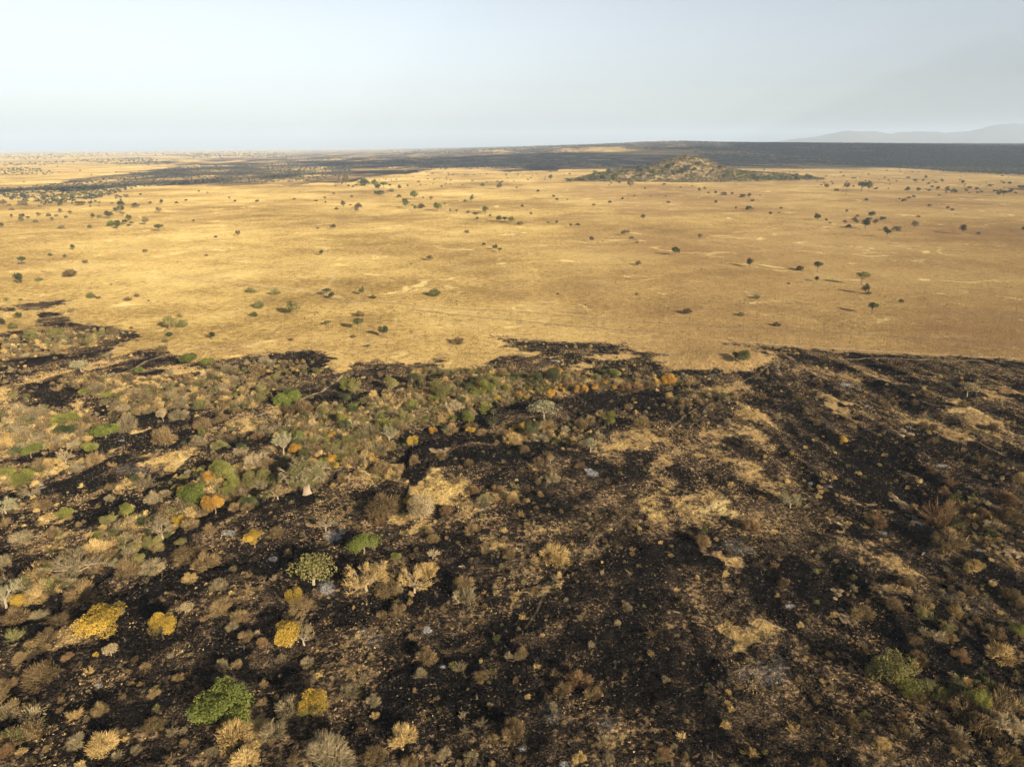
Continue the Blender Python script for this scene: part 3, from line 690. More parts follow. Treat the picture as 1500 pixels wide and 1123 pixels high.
for i, (u, v, w, f) in enumerate([(872, 573, 11, 'O'), (857, 575, 10, 'O'), (887, 566, 11, 'O'), (845, 577, 9, 'O'), (826, 576, 9, 'Y'), (807, 584, 13, 'O'), (772, 586, 9, 'Y'), (760, 586, 10, 'O'), (728, 588, 12, 'Y'), (820, 570, 8, 'O'), (900, 571, 9, 'O'), (930, 570, 10, 'O')]):
    put_tree(u, v, w, f, 'tall' if i % 2 else 'round', 'autumn_tree', desc='small %s tree' % TREEKIND[f], group='orange and yellow trees lining the thicket')
for u, v, w, f in [(766, 632, 17, 'Y'), (754, 630, 11, 'O'), (605, 656, 20, 'Y'), (535, 672, 16, 'O'), (546, 678, 12, 'O'), (634, 636, 14, 'O'), (689, 636, 14, 'Y'), (492, 687, 11, 'Y'), (487, 682, 19, 'O'), (315, 752, 32, 'O'), (29, 890, 26, 'Y'), (265, 771, 22, 'Y'), (141, 962, 10, 'Y'), (602, 742, 20, 'Y')]:
    put_tree(u, v, w, f, 'round', 'autumn_tree', desc='%s leaved tree' % TREEKIND[f], group='orange and yellow trees lining the thicket')
# cream trees
hero('cream sapling', 'small cream coloured tree with thin trunk below the wide yellow tree', 163, 960, 21, 'P', 'sparseflat', 'cream_tree', bk='pale_bark', hs=1.3)
hero('upper cream sapling', 'small cream coloured tree with thin trunk above right of the round yellow tree', 272, 899, 23, 'P', 'sparseflat', 'cream_tree', bk='pale_bark', hs=1.2)
hero('golden umbrella tree', 'small golden umbrella tree with slim pale trunk in brown brush', 239, 617, 19, 'P', 'flat', 'golden_tree', bk='pale_bark', hs=1.6)
hero('two-headed golden tree', 'pale golden tree with two separate heads on the black slope at right', 1416, 581, 27, 'P', 'sparseflat', 'golden_tree', bk='pale_bark', hs=1.2)
put_tree(119, 544, 27, 'F', 'sparseflat', 'pale_tree', fixed='pale yellow green tree with white trunk on the striped burnt slope at left', bk='pale_bark', hs=.95); LM.append(('pale white-trunked tree', 119, 544))
put_tree(1467, 705, 7, 'P', 'round', 'cream_tree', fixed='tiny cream sapling near the right edge above brown bushes', bk='pale_bark', hs=1.4)
put_tree(168, 832, 13, 'F', 'tall', 'pale_tree', fixed='small pale green tree among brown brush above the black gully', bk='pale_bark')
put_tree(120, 484 + 14, 12, 'D', 'round', 'green_tree', fixed='small green tree at the tip of the black patch, upper left')
put_tree(81, 489, 25, 'L', 'dome', 'green_tree', fixed='olive yellow low tree on straw at upper left', hs=.7)
put_tree(27, 467, 11, 'D', 'round', 'green_tree', fixed='small round green tree left of the upper black patches')
put_tree(2, 477, 14, 'D', 'round', 'green_tree', fixed='dark green tree cut by the left edge beside the upper black patches')
put_tree(58, 478, 10, 'B', 'flat', 'brown_tree', fixed='thin brown flat topped tree at the foot of the black hump, upper left')
# thicket trees
TG = [(510, 575, 19, 'L'), (505, 590, 14, 'D'), (500, 602, 12, 'G'), (516, 607, 14, 'D'), (566, 606, 12, 'L'), (560, 620, 12, 'G'), (569, 626, 8, 'L'), (612, 601, 12, 'D'), (622, 600, 14, 'D'), (642, 607, 13, 'D'), (624, 621, 12, 'G'), (660, 578, 11, 'D'), (645, 585, 24, 'V'),
      (665, 614, 12, 'L'), (684, 613, 14, 'L'), (681, 577, 9, 'D'), (696, 573, 14, 'V'), (706, 564, 10, 'G'), (712, 579, 19, 'L'), (697, 588, 8, 'D'), (719, 562, 10, 'L'), (729, 555, 12, 'L'), (728, 571, 13, 'V'), (740, 575, 14, 'L'), (743, 560, 10, 'V'), (720, 590, 10, 'L'), (723, 628, 16, 'D'),
      (813, 558, 14, 'D'), (780, 558, 15, 'D'), (773, 556, 10, 'D'), (790, 574, 14, 'V'), (778, 570, 7, 'L'), (892, 554, 14, 'D'), (873, 561, 14, 'V'), (877, 545, 7, 'D'), (438, 644, 15, 'G'), (424, 648, 10, 'L'), (444, 655, 12, 'V'), (354, 663, 15, 'D'), (385, 585, 15, 'V'),
      (404, 556, 11, 'V'), (345, 580, 7, 'G'), (339, 630, 7, 'G'), (296, 638, 8, 'G'), (462, 622, 8, 'V'), (470, 625, 8, 'V'), (497, 628, 14, 'L'), (478, 645, 10, 'L'), (508, 655, 16, 'V'), (516, 665, 10, 'L'), (571, 645, 16, 'V'), (600, 650, 18, 'L'), (370, 715, 20, 'V'),
      (345, 713, 12, 'D'), (389, 733, 16, 'D'), (362, 740, 24, 'D'), (388, 718, 10, 'V'), (420, 680, 14, 'D'), (447, 674, 16, 'D'), (324, 690, 8, 'V'), (270, 700, 12, 'V'), (209, 770, 16, 'D'), (225, 790, 18, 'D'), (160, 770, 18, 'V'), (196, 805, 20, 'V'), (245, 788, 12, 'D'), (68, 838, 14, 'L'),
      (86, 860, 12, 'D'), (40, 615, 12, 'V'), (46, 622, 12, 'D'), (124, 582, 14, 'L'), (157, 580, 14, 'L'), (20, 580, 10, 'V'), (198, 606, 14, 'V'), (42, 490, 14, 'V'), (20, 483, 12, 'V'), (51, 500, 12, 'V'), (40, 497, 8, 'G'), (74, 520 - 22, 8, 'V')]
rt = random.Random(5)
for cx, cy, rx, ry, n in [(600, 600, 130, 38, 30), (490, 650, 60, 50, 20), (730, 572, 60, 18, 14), (340, 715, 80, 28, 14), (860, 560, 70, 10, 8), (190, 800, 90, 25, 10)]:
    for _ in range(n):
        a_ = rt.uniform(0, 6.283); q_ = math.sqrt(rt.random()); TG.append((cx + rx * q_ * math.cos(a_), cy + ry * q_ * math.sin(a_), rt.uniform(9, 19), rt.choice('VVVLLDDO')))
for u, v, w, f in TG:
    put_tree(u, v, w * 1.2, f, rnd.choice(['round', 'round', 'tall', 'dome']), 'green_tree', desc='%s %s tree' % ('small' if w < 14 else 'leafy', TREEKIND[f]), group='green trees in and around the thicket', hs=.9)

# ---- baobab
def baobab(u, v, w):
    x, y, z, d = ground(u, v); s = w / F * d; g = np.random.default_rng(5); qb = QB(); tips = []
    prof = [(-.06, .125), (0, .115), (.06, .09), (.16, .078), (.28, .075), (.36, .085)]
    k = 16; an = np.arange(k) * 2 * math.pi / k; rings = []
    for zz, rr in prof:
        f = 1 + .10 * np.sin(an * 4 + zz * 3) + .06 * np.sin(an * 7 + 1)
        rings.append(np.stack([rr * f * np.cos(an), rr * f * np.sin(an), np.full(k, zz)], 1))
    V = np.concatenate(rings); Q = [[i * k + j, i * k + (j + 1) % k, (i + 1) * k + (j + 1) % k, (i + 1) * k + j] for i in range(len(prof) - 1) for j in range(k)]
    qb.add(V, Q, .5)
    for i in range(20):
        a = i * 2.4 + g.normal() * .15; rr = (.46 if i % 3 else .26) * g.uniform(.85, 1.05); st = np.array([math.cos(a) * .05, math.sin(a) * .05, .31 + .03 * (i % 2)])
        ez = .38 + .40 * math.sqrt(max(0, 1 - (rr / .56) ** 2)); e = np.array([math.cos(a) * rr, math.sin(a) * rr, ez])
        p = bend(st, e, g, .07, 6); p[2:5, 2] += np.array([.04, .06, .04]); tube(qb, p, np.linspace(.034, .009, 6), 6, .5)
        for j in range(9):
            b = p[2 + j % 4]; ang = g.uniform(0, 6.28); e2 = b + np.array([math.cos(a) * .08 + math.cos(ang) * .13, math.sin(a) * .08 + math.sin(ang) * .13, g.uniform(-.12, .12)])
            q = bend(b, e2, g, .15, 4); tube(qb, q, np.linspace(.011, .004, 4), 4, .5); tips += [q[1], q[2], q[3]]
    root = bpy.data.objects.new('baobab_tree', None); col.objects.link(root); root.location = (x, y, z); root.scale = (s, s, s)
    V, Q, _ = qb.get(); link('trunk', mesh_np('baobab_trunk', V, Q, smooth=True), M['pale_bark'], root)
    tips = np.array(tips); n = 7000; ii = g.integers(0, len(tips), n); A = tips[ii] + g.normal(size=(n, 3)) * .014
    B = A + unit(np.stack([A[:, 0], A[:, 1], np.full(n, .0)], 1) + g.normal(size=(n, 3)) * .5) * g.uniform(.03, .09, (n, 1)); B[:, 2] -= .015
    V, Q, tt = blades(A, B, .006, .003, g, np.clip(g.normal(size=n) * .2 + .5, 0, 1)); link('crown', mesh_np('baobab_twigs', V, Q, dict(tint=tt)), M['g'], root)
    D = hemi(g, 5200, .0); P = D * [.50, .50, .36] * (g.uniform(.82, 1.03, (5200, 1)) * (1 + .2 * (vnoise(D[:, 0] * 3 + 3, D[:, 1] * 3, 9) - .5))[:, None]) + [0, 0, .43]; P2 = P + unit(np.cross(D, g.normal(size=(5200, 3))) + D * .4) * g.uniform(.03, .09, (5200, 1))
    V, Q, tt = blades(P, P2, .0065, .003, g, np.clip(g.normal(size=5200) * .2 + .5, 0, 1)); link('outer_twigs', mesh_np('baobab_outer_twigs', V, Q, dict(tint=tt)), M['v'], root)
    top = tips[tips[:, 2] > .62]; n = 1100; P = top[g.integers(0, len(top), n)] + g.normal(size=(n, 3)) * .03
    V, Q, tt = leaves(P, unit(g.normal(size=(n, 3)) + [0, 0, .6]), .022, g, np.clip(g.normal(size=n) * .2 + .5, 0, 1)); link('leaves', mesh_np('baobab_leaves', V, Q, dict(tint=tt)), M['V'], root)
    REG.append(dict(o=root, fixed='huge pale baobab with swollen trunk and domed branching crown touched with green', cat='baobab', group=None, u=u, v=v, s=s)); LM.append(('baobab', u, v))
baobab(450, 723, 58)

# ---- leafless pale trees
for short, label, u, v, w, st, mk, hs in [
    ('white branched tree', 'white branched leafless tree with open crown, upper right of the rounded dark green tree', 416, 664, 36, 'bare', 'F', 1),
    ('white dome tree', 'white twiggy low domed leafless tree left of the baobab', 378, 683, 34, 'umbrella', 'P', .8),
    ('edge grey tree', 'large grey leafless tree with upright branches cut by the left edge', 8, 890, 46, 'bare', 'F', 1.15),
    (None, 'pale leafless tree with crooked white limbs at the left edge above the straw', 6, 752, 38, 'umbrella', 'F', .8),
    ('white limbed spreader', 'wide leafless tree with long white limbs spreading over brown brush at left', 110, 846, 66, 'umbrella', 'g', .8),
    ('golden grey fork tree', 'golden grey forked leafless tree with dense twigs right of the spreading acacia', 608, 868, 46, 'bare', 'o', 1.0),
    (None, 'tall grey leafless tree with pale fork rising from brown brush below the straw slope', 238, 790, 38, 'bare', 'g', 1.1),
    (None, 'grey brown leafless tree with dark trunk between the white domed tree and the baobab', 390, 722, 34, 'umbrella', 'g', .9),
    ('white bleached skeleton tree', 'small bleached white skeleton tree on black ground near the left green acacias', 97, 678, 26, 'bare', 'P', .8),
    (None, 'pale umbrella shaped leafless tree just above the left black strip', 47, 729, 30, 'umbrella', 'g', .8),
    ('forked grey tree', 'grey leafless forked tree below the yellow and olive tree', 446, 945, 38, 'bare', 'g', 1.0),
    (None, 'brown leafless tree with small trunk just left below the baobab', 408, 731, 32, 'umbrella', 'b', .9),
    (None, 'pale grey vase shaped leafless tree left of the small golden tree shadow', 477, 777, 26, 'bare', 'g', 1.0),
    (None, 'white leaning dead tree at the lower right edge among dark brush', 1478, 1075, 44, 'umbrella', 'P', .8),
    (None, 'bleached upright dead tree with bare fork near a small ash patch in the centre', 634, 818, 18, 'bare', 'P', 1.0),
    (None, 'pale leafless shrub tree with thin trunk in the thicket above the gully arc', 571, 648, 26, 'bare', 'F', 1.0),
    (None, 'white limbed leafless tree in the thicket left of the centre', 516, 632, 24, 'bare', 'P', 1.0),
    (None, 'pale twiggy leafless tree in the middle of the thicket', 664, 606, 30, 'umbrella', 'P', .9),
    (None, 'grey twiggy tree with green tinge on the rocky slope right of centre', 1158, 744, 32, 'umbrella', 'F', 1.0),
    (None, 'golden brown leafless tree behind the compact green acacia', 537, 864, 58, 'umbrella', 'o', 1.0),
    (None, 'tall thin leafless tree with brown crown below the umbrella tree', 806, 678, 13, 'bare', 'b', 1.3)]:
    o = put_tree(u, v, w, mk, st, 'leafless_tree', fixed=label, bk='pale_bark', hs=hs, cat='tree')
    if short: LM.append((short, u, v))

# ---- special bushes
put_bush(813, 822, 46, 'o', 'low', fixed='oval golden brown bush like a mound, alone on black ground', hs=1.5, base=True); LM.append(('oval mound bush', 813, 822))
put_bush(477, 1118, 80, 'g', 'big', fixed='very large pale grey and gold domed bush at the bottom edge', hs=1.0, base=True); LM.append(('pale domed bush', 477, 1118))
put_bush(1283, 766, 34, 'r', 'dome', fixed='rounded rust brown bush above a straw patch on the right slope', base=True); LM.append(('rounded rust bush', 1283, 766))
put_bush(138, 678, 36, 'b', 'low', fixed='flat dark brown bush on a straw strip under the lime green acacia', hs=1.3, base=True)

# ---- leafless bushes read off the photograph: centre and width
BUSH = """389,528,20,g 334,541,20,g 354,549,16,b 379,546,22,b 404,553,14,b 328,563,30,g 325,577,28,b 353,583,20,o 373,580,16,g 346,598,16,b 292,592,20,v 266,588,24,g 325,610,22,b 300,617,32,b 318,601,12 261,603,30,g 291,644,24,g 321,650,20,v 254,578,18,g
253,638,16,o 408,622,12 419,626,12,g 455,612,22,g 389,630,24,g 439,596,38,b 376,637,20,r 268,564,10,o 281,568,12,g 275,549,14 296,555,14,g 310,545,12 362,530,14,g 420,530,10 427,538,9,g 437,541,9,o 300,575,12 340,600,10 372,612,14 352,620,10
45,610,30,g 25,625,30,g 60,640,26,g 85,645,22,g 115,640,22,g 10,645,26,o 30,598,20,g 58,600,22,g 75,612,20 18,600,18,g 8,615,18 57,680,26,b 71,677,18,o 80,690,16,o 60,738,32,b 112,684,20,g 240,637,36,b 189,616,36,g 166,679,13,r 163,711,20,b 161,728,18,g
224,728,28,g 215,707,24,g 244,720,20,g 231,765,30,g 162,757,18,v 150,771,16,o 130,783,16,o 80,776,22,b 32,785,30,g 7,764,20,b 57,741,20 110,650,20,g 172,592,22,g 143,567,24,g 122,572,16,g 106,560,10,g 85,568,16,b 77,560,10,b 200,592,16,g 213,570,12,g 210,555,12,g 182,598,18,g
40,578,16,v 20,540,8 16,543,8 38,552,8 42,512,12,r 38,520,10 145,487,18,v 128,483,9,g 138,482,9,g 108,490,10,b 165,484,20,b 176,505,8 193,479,8,b 202,497,10,b 238,510,18,b 243,498,12,b 220,553,16,b 233,556,14,b 190,552,20,b 222,561,8,g 250,545,14,g
560,738,56,b 406,777,26,b 567,856,42,b 560,899,18,b 442,880,40,b 678,870,44,g 582,892,26,b 625,960,36,b 675,976,20,g 617,985,20,g 592,1072,48,o 546,1025,26,g 513,1007,28,g 427,1030,44,g 402,1066,38,g 546,1100,34,b 452,966,20,g 506,946,14,b 544,921,14,b 542,960,14,b 501,967,14,b
704,1057,20,g 678,1046,14,g 682,1068,18,g 721,1079,16,b 750,1068,46,b 761,957,20,g 703,985,24,b 689,774,20,b 709,806,16,b 745,810,18,b 635,788,20,b 556,763,18,r 707,734,22,g 750,731,22,b 650,892,14,b 607,1010,12,b 600,880,14
61,985,48,b 7,1003,32,b 108,1044,24,o 147,1037,26,b 226,1014,20,b 222,1057,28,b 251,1071,20,g 269,1068,18,g 269,1086,16,b 68,1093,14,b 50,1068,14,g 150,1086,50,o 111,1082,28,g 10,1079,36,b 7,1100,30,r 325,970,26,g 346,971,20,b 262,989,18,b 319,853,26,g 323,881,42,b 351,899,28,b 278,842,24,o
305,820,38,b 276,804,44,b 190,827,46,b 143,800,42,o 222,824,36,g 118,862,48,b 47,872,36,o 22,899,36,b 68,928,36,b 7,820,28,g 362,741,20,b 308,774,22,b 387,1000,16,b 341,1070,60,o 395,1064,22,g 359,1107,42,o 20,930,26,v 30,960,24,b 90,905,30,b 60,900,28,g
100,960,18 190,980,14,b 205,1000,12 290,1010,18,r 275,985,14 385,940,18,r 360,930,22,b 340,915,18 300,905,14,r 250,960,12 180,1020,12 130,1010,10 90,1020,12 30,1040,18 180,1070,14 200,1095,18 310,1100,20,g 250,1110,18 430,1110,20 600,1110,24,b 650,1100,20 690,1105,24
747,810,16 1099,767,28,r 1027,790,30,b 882,838,11,g 935,827,9,b 905,910,15,g 919,888,17,g 765,955,22,b 848,994,36,r 824,1005,24,b 869,1012,28,b 882,1082,22,g 754,1066,40,b 772,1018,12,o 987,1090,14,g 891,1108,18,g 1004,1104,16 973,1098,26,r 1022,844,10,o 1063,856,13,g 848,1105,20,o
1376,757,46,r 1392,788,46,b 1480,752,38,b 1437,752,22,r 1394,738,22,r 1477,731,26,r 1104,767,18,r 1261,892,32,b 1306,881,28,b 1348,878,26,b 1328,847,26,b 1373,849,13,b 1390,844,15,b 1400,896,26,o 1417,863,24,b 1389,928,26,b 1405,957,26,r 1344,960,30,b 1337,935,22,b 1430,828,32,o 1480,867,32,b
1491,880,24,b 1459,928,32,b 1466,953,38,o 1247,1054,26,b 1315,1064,28,b 1290,1086,24,o 1365,1005,44,v 1419,1025,30,b 1434,1055,56,b 1475,1100,40,b 1344,1018,22,b 1127,1079,11,b 1172,914,13,o 1143,853,13,b 1190,806,6,o 1157,792,16,g 1200,1115,20,b 1319,1043,16,r 1400,1080,30,b 1380,1060,22,b
1117,729,13,r 1135,826,15,r 1080,850,12 1146,850,18,b 1406,521,12,b 1315,538,15,b 1300,532,13,b 1347,540,13,b 1361,577,19,b 1340,588,17,b 1306,588,17,b 1292,590,14,b 1299,562,8 1388,562,11,g 1413,591,17,b 1359,622,26,b 1363,645,17,r 1436,672,24,b 1466,680,13,b 1452,624,17,b 1461,550,14,b
1365,687,17,b 1393,706,20,r 1382,717,18,r 1473,724,26,r 1495,700,24,o 1397,733,20,r 1065,615,15,g 1080,612,17,b 1091,619,11,b 1017,605,17,b 1030,619,11,b 1003,588,22,b 987,589,20,b 1195,617,15,b 1117,580,13,b 1108,656,12,b 1165,580,16,b 1201,560,18,b 1180,600,14 1140,610,14 1250,625,12,b 1300,615,10
927,584,9,b 922,594,18,b 913,604,15,b 922,612,13,b 941,618,26,b 850,619,22,b 865,614,20,b 840,600,11,b 751,639,30,o 971,634,18,b 941,632,9,b 788,674,17,b 802,664,13,b 777,685,13,b 808,696,22,b 850,680,17,b 768,657,16,b 800,622,30,b 778,625,20,b 830,615,18,g 927,564,30,r 833,559,30,b 850,566,20,b 954,564,20,b 915,566,20,r 905,560,14,o
710,728,24,v 728,713,20,b 750,728,22,o 694,717,20,r 728,729,13,r 653,745,20,r 693,772,20,b 810,698,22,g 787,706,13,b 792,722,15,b 785,742,11,b 789,672,17,b 806,665,11,b 769,731,12,b 709,808,11,b 714,796,11,b 746,810,17,b 735,792,11,b 625,831,38,o 678,852,34,b 819,840,15,o 671,794,9,b 831,776,12,b 671,701,17,b 687,676,16,b 628,776,16,b 609,804,12,b
646,666,18,b 607,673,20,b 559,683,36,b 559,657,22,g 514,673,28,b 523,690,18,b 580,634,14,b 537,632,32,g 585,590,14,g 570,575,16,b 545,590,16,b 557,548,14,b 570,550,12,b 543,553,10,b 548,573,9,r 565,574,10,r 600,577,14,o 570,590,14,b 645,575,18,b 660,560,16,b 625,600,18,g 690,603,18,g 650,610,18,b 660,626,24,b 690,622,22,b 705,630,18,b 740,622,14,b
515,545,10,b 640,560,12,b 670,550,10 735,545,16,b 750,540,14,b 760,560,18,g 795,560,18,b 740,590,16,b 700,600,14,b 475,600,24,g 460,636,14,b 480,660,20,b 465,670,18,b 430,690,20,b 500,700,18,b 475,700,16,b 430,610,20,b 418,598,14,b 400,610,10 340,640,16,b 390,660,22,g 352,660,20,g 395,680,24,b 352,690,22,b 300,700,22,g 275,690,16,g 320,728,26,b 345,740,22,b 300,752,22,b 280,765,24,b 230,800,22,b 170,805,24,b 120,815,26,b"""
CC = 'bbbbbggr'
BL = []
for s in BUSH.split():
    p = s.split(','); u, v, w = (float(q) for q in p[:3]); BL.append((w, u, v, p[3] if len(p) > 3 else rnd.choice(CC)))
BL.sort(reverse=True)
for w, u, v, c in BL[:280]: put_bush(u, v, w, c)
SMALL = BL[280:]      # past the 300 that show largest: joined below

# ---- trees standing out on the golden plain: foot and width
PLAIN = """5,302,10,B 33,301,13,B 67,297,10,B 118,301,14,B 95,295,9,V 125,290,10,V 109,290,10,V 88,300,6,D 133,300,6,D 80,294,7,V 178,305,10,D 170,309,8,D 178,312,9,B 199,304,12,B 237,299,6,D 259,298,5,B 233,311,8,B 185,289,7,B 167,284,7,B 171,288,6,B 148,286,6,B
158,285,6,B 89,312,7,B 71,317,7,B 57,317,6,B 83,317,6,B 103,314,6,B 97,319,5,B 33,321,7,D 41,322,6,D 31,325,7,B 52,326,7,B 77,324,5,B 17,308,7,B 2,333,6,D 90,335,10,B 17,319,4,B 146,319,7,B 136,320,7,D 132,334,7,V 160,320,11,D 180,316,6,G 189,324,8,D
189,331,6,D 183,329,7,D 193,330,6,D 173,335,13,D 163,331,12,G 213,329,9,B 233,339,12,D 284,325,4,B 316,348,5,D 349,346,7,B 213,369,7,B 107,366,8,D 74,375,7,B 95,378,5,B 125,385,8,B 33,389,10,D 57,411,12,B 57,412,5,L 28,417,14,D 103,405,20,B 133,436,14,B 143,437,9,B 163,417,4,B
200,435,11,B 188,440,12,B 218,441,5,B 105,457,12,B 10,442,7,L 31,440,7,B 263,464,10,B 267,479,21,B 249,483,18,V 248,492,10,D 368,428,16,B 404,431,17,B 381,451,19,B 372,463,16,B 430,461,18,V 479,434,11,D 487,438,10,D 463,295,5,B 476,292,4,B 489,286,4,D 477,298,3,B 493,307,6,B
488,336,8,D 465,337,5,D 472,374,7,D 302,375,5,B 311,497,11,D 427,499,11,B 243,501,11,B 238,514,16,B 481,477,10,V 507,271,12,B 533,272,17,D 549,274,9,G 562,275,10,G 555,278,9,D 558,285,10,D 551,286,6,D 573,281,9,B 585,278,6,B 585,289,7,G 607,292,11,G 620,292,4,D 631,293,6,B 593,296,8,D 595,305,10,G
604,303,4,D 608,308,6,G 617,305,12,B 641,309,11,G 669,312,5,G 659,311,4,B 686,312,6,B 711,313,10,G 696,318,8,G 718,318,4,B 699,321,5,B 731,325,8,D 739,325,8,D 749,327,10,G 762,329,9,B 691,295,6,D 692,287,4,B 681,297,5,B 765,303,5,B 778,315,4,D 803,329,5,D 816,328,5,D 846,330,6,D
836,333,5,B 684,341,7,B 866,354,7,B 709,359,6,B 725,366,8,D 732,370,7,G 915,345,9,B 925,350,7,B 920,343,6,B 933,356,4,B 989,374,12,D 935,388,9,B 630,382,9,B 602,387,3,B 530,432,8,D 547,437,10,B 526,463,16,B 525,484,14,D 518,494,8,B 562,494,14,D 540,510,7,D 672,503,20,B
637,433,20,B 503,304,8,B 525,305,12,B 523,311,6,B 513,301,4,B 807,264,7,G 907,268,5,D 923,275,9,B 973,271,5,B 732,278,9,B 707,273,7,B 811,290,4,B 870,301,5,B 942,321,7,B 817,431,5,B 933,432,7,B 1060,286,9,B 1048,285,4,B 1038,283,4,B 1024,281,5,B 1032,277,4,B
1072,286,4,B 1088,289,9,B 1098,290,6,B 1097,307,9,D 1078,307,4,D 1103,307,3,D 1128,315,5,D 1144,306,5,B 1197,323,9,D 1141,312,3,B 1210,324,4,B 1216,327,4,B 1240,312,4,B 1256,317,5,B 1237,328,6,B 1243,333,8,B 1251,325,7,B 1255,326,6,B 1277,319,10,D 1293,322,9,D 1267,335,14,D
1272,326,8,D 1282,329,8,B 1297,337,7,B 1299,348,9,D 1313,338,13,B 1339,334,10,B 1345,318,5,D 1409,343,11,B 1433,343,6,B 1499,339,6,D 1324,295,7,B 1317,293,3,B 1362,302,6,B 1388,307,5,B 1395,308,5,D 1098,391,11,D 1197,399,12,D 1196,412,8,D 1262,418,15,V 1267,430,10,D 1273,431,11,B
1108,437,13,B 1277,460,13,D 1319,445,7,D 1086,462,11,B 1172,395,10,B 1007,459,16,B 1138,477,12,B 1155,416,5,B 1025,350,6,B 1262,281,14,D 1272,280,12,G 1397,282,9,D 1387,280,6,B 1470,288,10,D 1462,287,6,D 1497,276,11,B 1240,277,8,B 1225,280,7,B 1210,276,7,B 1330,278,6,D 1345,281,6,D
1365,277,5,D 1374,279,6,D 1420,276,6,D 1430,280,5,B 1450,273,5,B 1410,270,5,D 1360,270,5,D 1380,267,4,D 1340,268,6,D 1355,262,5,D 1330,261,5,D"""
PLM = [('left twin of the far green pair', 173, 335)]
PNAMED = {(641, 309): 'solitary round green tree in the middle of the golden plain', (762, 329): 'bare brown tree at the right end of the row of green trees mid plain', (749, 327): 'third and rightmost green tree of the dark row in mid plain',
    (739, 325): 'middle green tree of the dark row of three in mid plain', (731, 325): 'left tree of the dark row of three in mid plain', (1098, 391): 'round dark tree with a long shadow, alone on the right plain', (1197, 399): 'thin stemmed dark tree with umbrella crown, alone on the right plain',
    (1262, 418): 'wide olive tree at the top of the right hand group of three', (1267, 430): 'dark tree with bare stem in the right hand group of three', (1273, 431): 'brown bushy tree lowest in the right hand group of three', (1277, 460): 'dark flat crowned tree on a thin stem, nearest on the right plain',
    (989, 374): 'dark spreading tree alone right of centre on the plain', (233, 339): 'green tree with a shadow below it, lone on the left plain', (33, 389): 'flat topped dark tree by the dirt track near the left edge', (125, 385): 'thin bare two tiered tree on the left plain',
    (530, 432): 'small dark round tree with a shadow just above the track junction', (1197, 323): 'stout dark round tree left of the scattered group, right plain', (1299, 348): 'dark umbrella tree lowest in the scattered group, right plain', (526, 463): 'round brown bushy tree above the flat green one, mid plain', (525, 484): 'flat green thorn tree with thin stem near the burn, mid plain'}
PSHORT = {(641, 309): 'solitary round green tree', (749, 327): 'dark row of three trees', (1098, 391): 'round dark tree', (1197, 399): 'thin stemmed umbrella tree', (1262, 418): 'right hand group of three', (989, 374): 'dark spreading tree', (233, 339): 'lone green tree', (33, 389): 'flat topped dark tree',
    (1197, 323): 'stout dark round tree', (1299, 348): 'dark umbrella tree', (526, 463): 'round brown bushy tree'}
PLMS = [(n, u, v) for (u, v), n in PSHORT.items()] + [('green clump at left', 175, 332), ('rocky hill', 1010, 266)]
n_p = 0
for s in PLAIN.split():
    p = s.split(','); u, v, w = (float(q) for q in p[:3]); f = p[3]
    key = (int(u), int(v)); lab = PNAMED.get(key)
    x, y, z, d = ground(u, v)
    if f == 'B' and v > 395:      # low dry shrubs near the burn
        put_bush(u, v, w, rnd.choice('bbv'), 'dome', name='plain_bush', group='dry bushes dotted over the golden plain', hs=.85, base=True, fixed=lab); REG[-1]['plain'] = 1
        continue
    idx = n_p % 8; n_p += 1
    if key in ((1197, 399), (1277, 460), (1262, 418), (33, 389), (1299, 348), (525, 484)): idx = 1; hs = 1.35
    elif key in ((1267, 430), (530, 432), (1273, 431)): idx = 0; hs = 1.25
    else:
        hs = rnd.uniform(.8, 1.1)
        if idx in (1, 5) and f == 'B': idx = 3
    put_tree(u, v, w * 1.12, f, 'far', 'plain_tree', desc='%s tree' % {'B': 'brown dry', 'D': 'dark green', 'G': 'bright green', 'V': 'olive', 'L': 'yellow green'}[f], group='trees dotted over the golden plain', hs=hs, vi=idx, fixed=lab)
    REG[-1]['plain'] = 1
# trees and scrub on the rocky hill
def put_hill_tree(x, y, s, f, i):
    z = float(hill_h(np.array([x]), np.array([y]))[0]) + HS(x, y)
    z = max(z, HS(x, y))
    u, v, d = project(x, y, z)
    tr, crn = PT['far'][i % 8]; s *= 1.1
    root = bpy.data.objects.new('hill_tree', None); col.objects.link(root)
    root.location = (x, y, z - .3); root.scale = (s, s, s * .85); root.rotation_euler = (0, 0, jig())
    link('trunk', with_mat(tr, 'bark'), parent=root); link('crown', with_mat(crn, f), parent=root)
    REG.append(dict(o=root, desc='%s tree' % TREEKIND[f], fixed=None, cat='tree', group='trees growing on and round the rocky hill', u=float(u), v=float(v), s=s, plain=2))
mpp = HY0 * cp / F
hg = np.random.default_rng(77)
for i, (u, du, dep, n, f) in enumerate([(840, 8, 30, 4, 'G'), (862, 16, 40, 9, 'V'), (905, 26, 70, 14, 'G'), (895, 30, 60, 9, 'D'), (945, 25, 70, 12, 'V'), (950, 16, 120, 6, 'D'), (985, 30, 60, 9, 'V'), (1030, 45, 60, 14, 'D'), (1068, 8, 30, 4, 'G'), (1085, 12, 30, 5, 'G'), (1110, 26, 60, 12, 'V'), (1120, 14, 30, 6, 'G'), (1155, 22, 60, 12, 'G'), (1180, 22, 60, 8, 'D'), (884, 5, 140, 2, 'G')]):
    for k in range(n):
        px = u + hg.normal() * du * .6; x = HX0 + (px - 1012) * mpp * 1.02; y = HY0 + 40 + hg.random() * dep - (25 if f == 'G' else 0)
        put_hill_tree(float(x), float(y), float(hg.uniform(10, 19)), f, i + k)

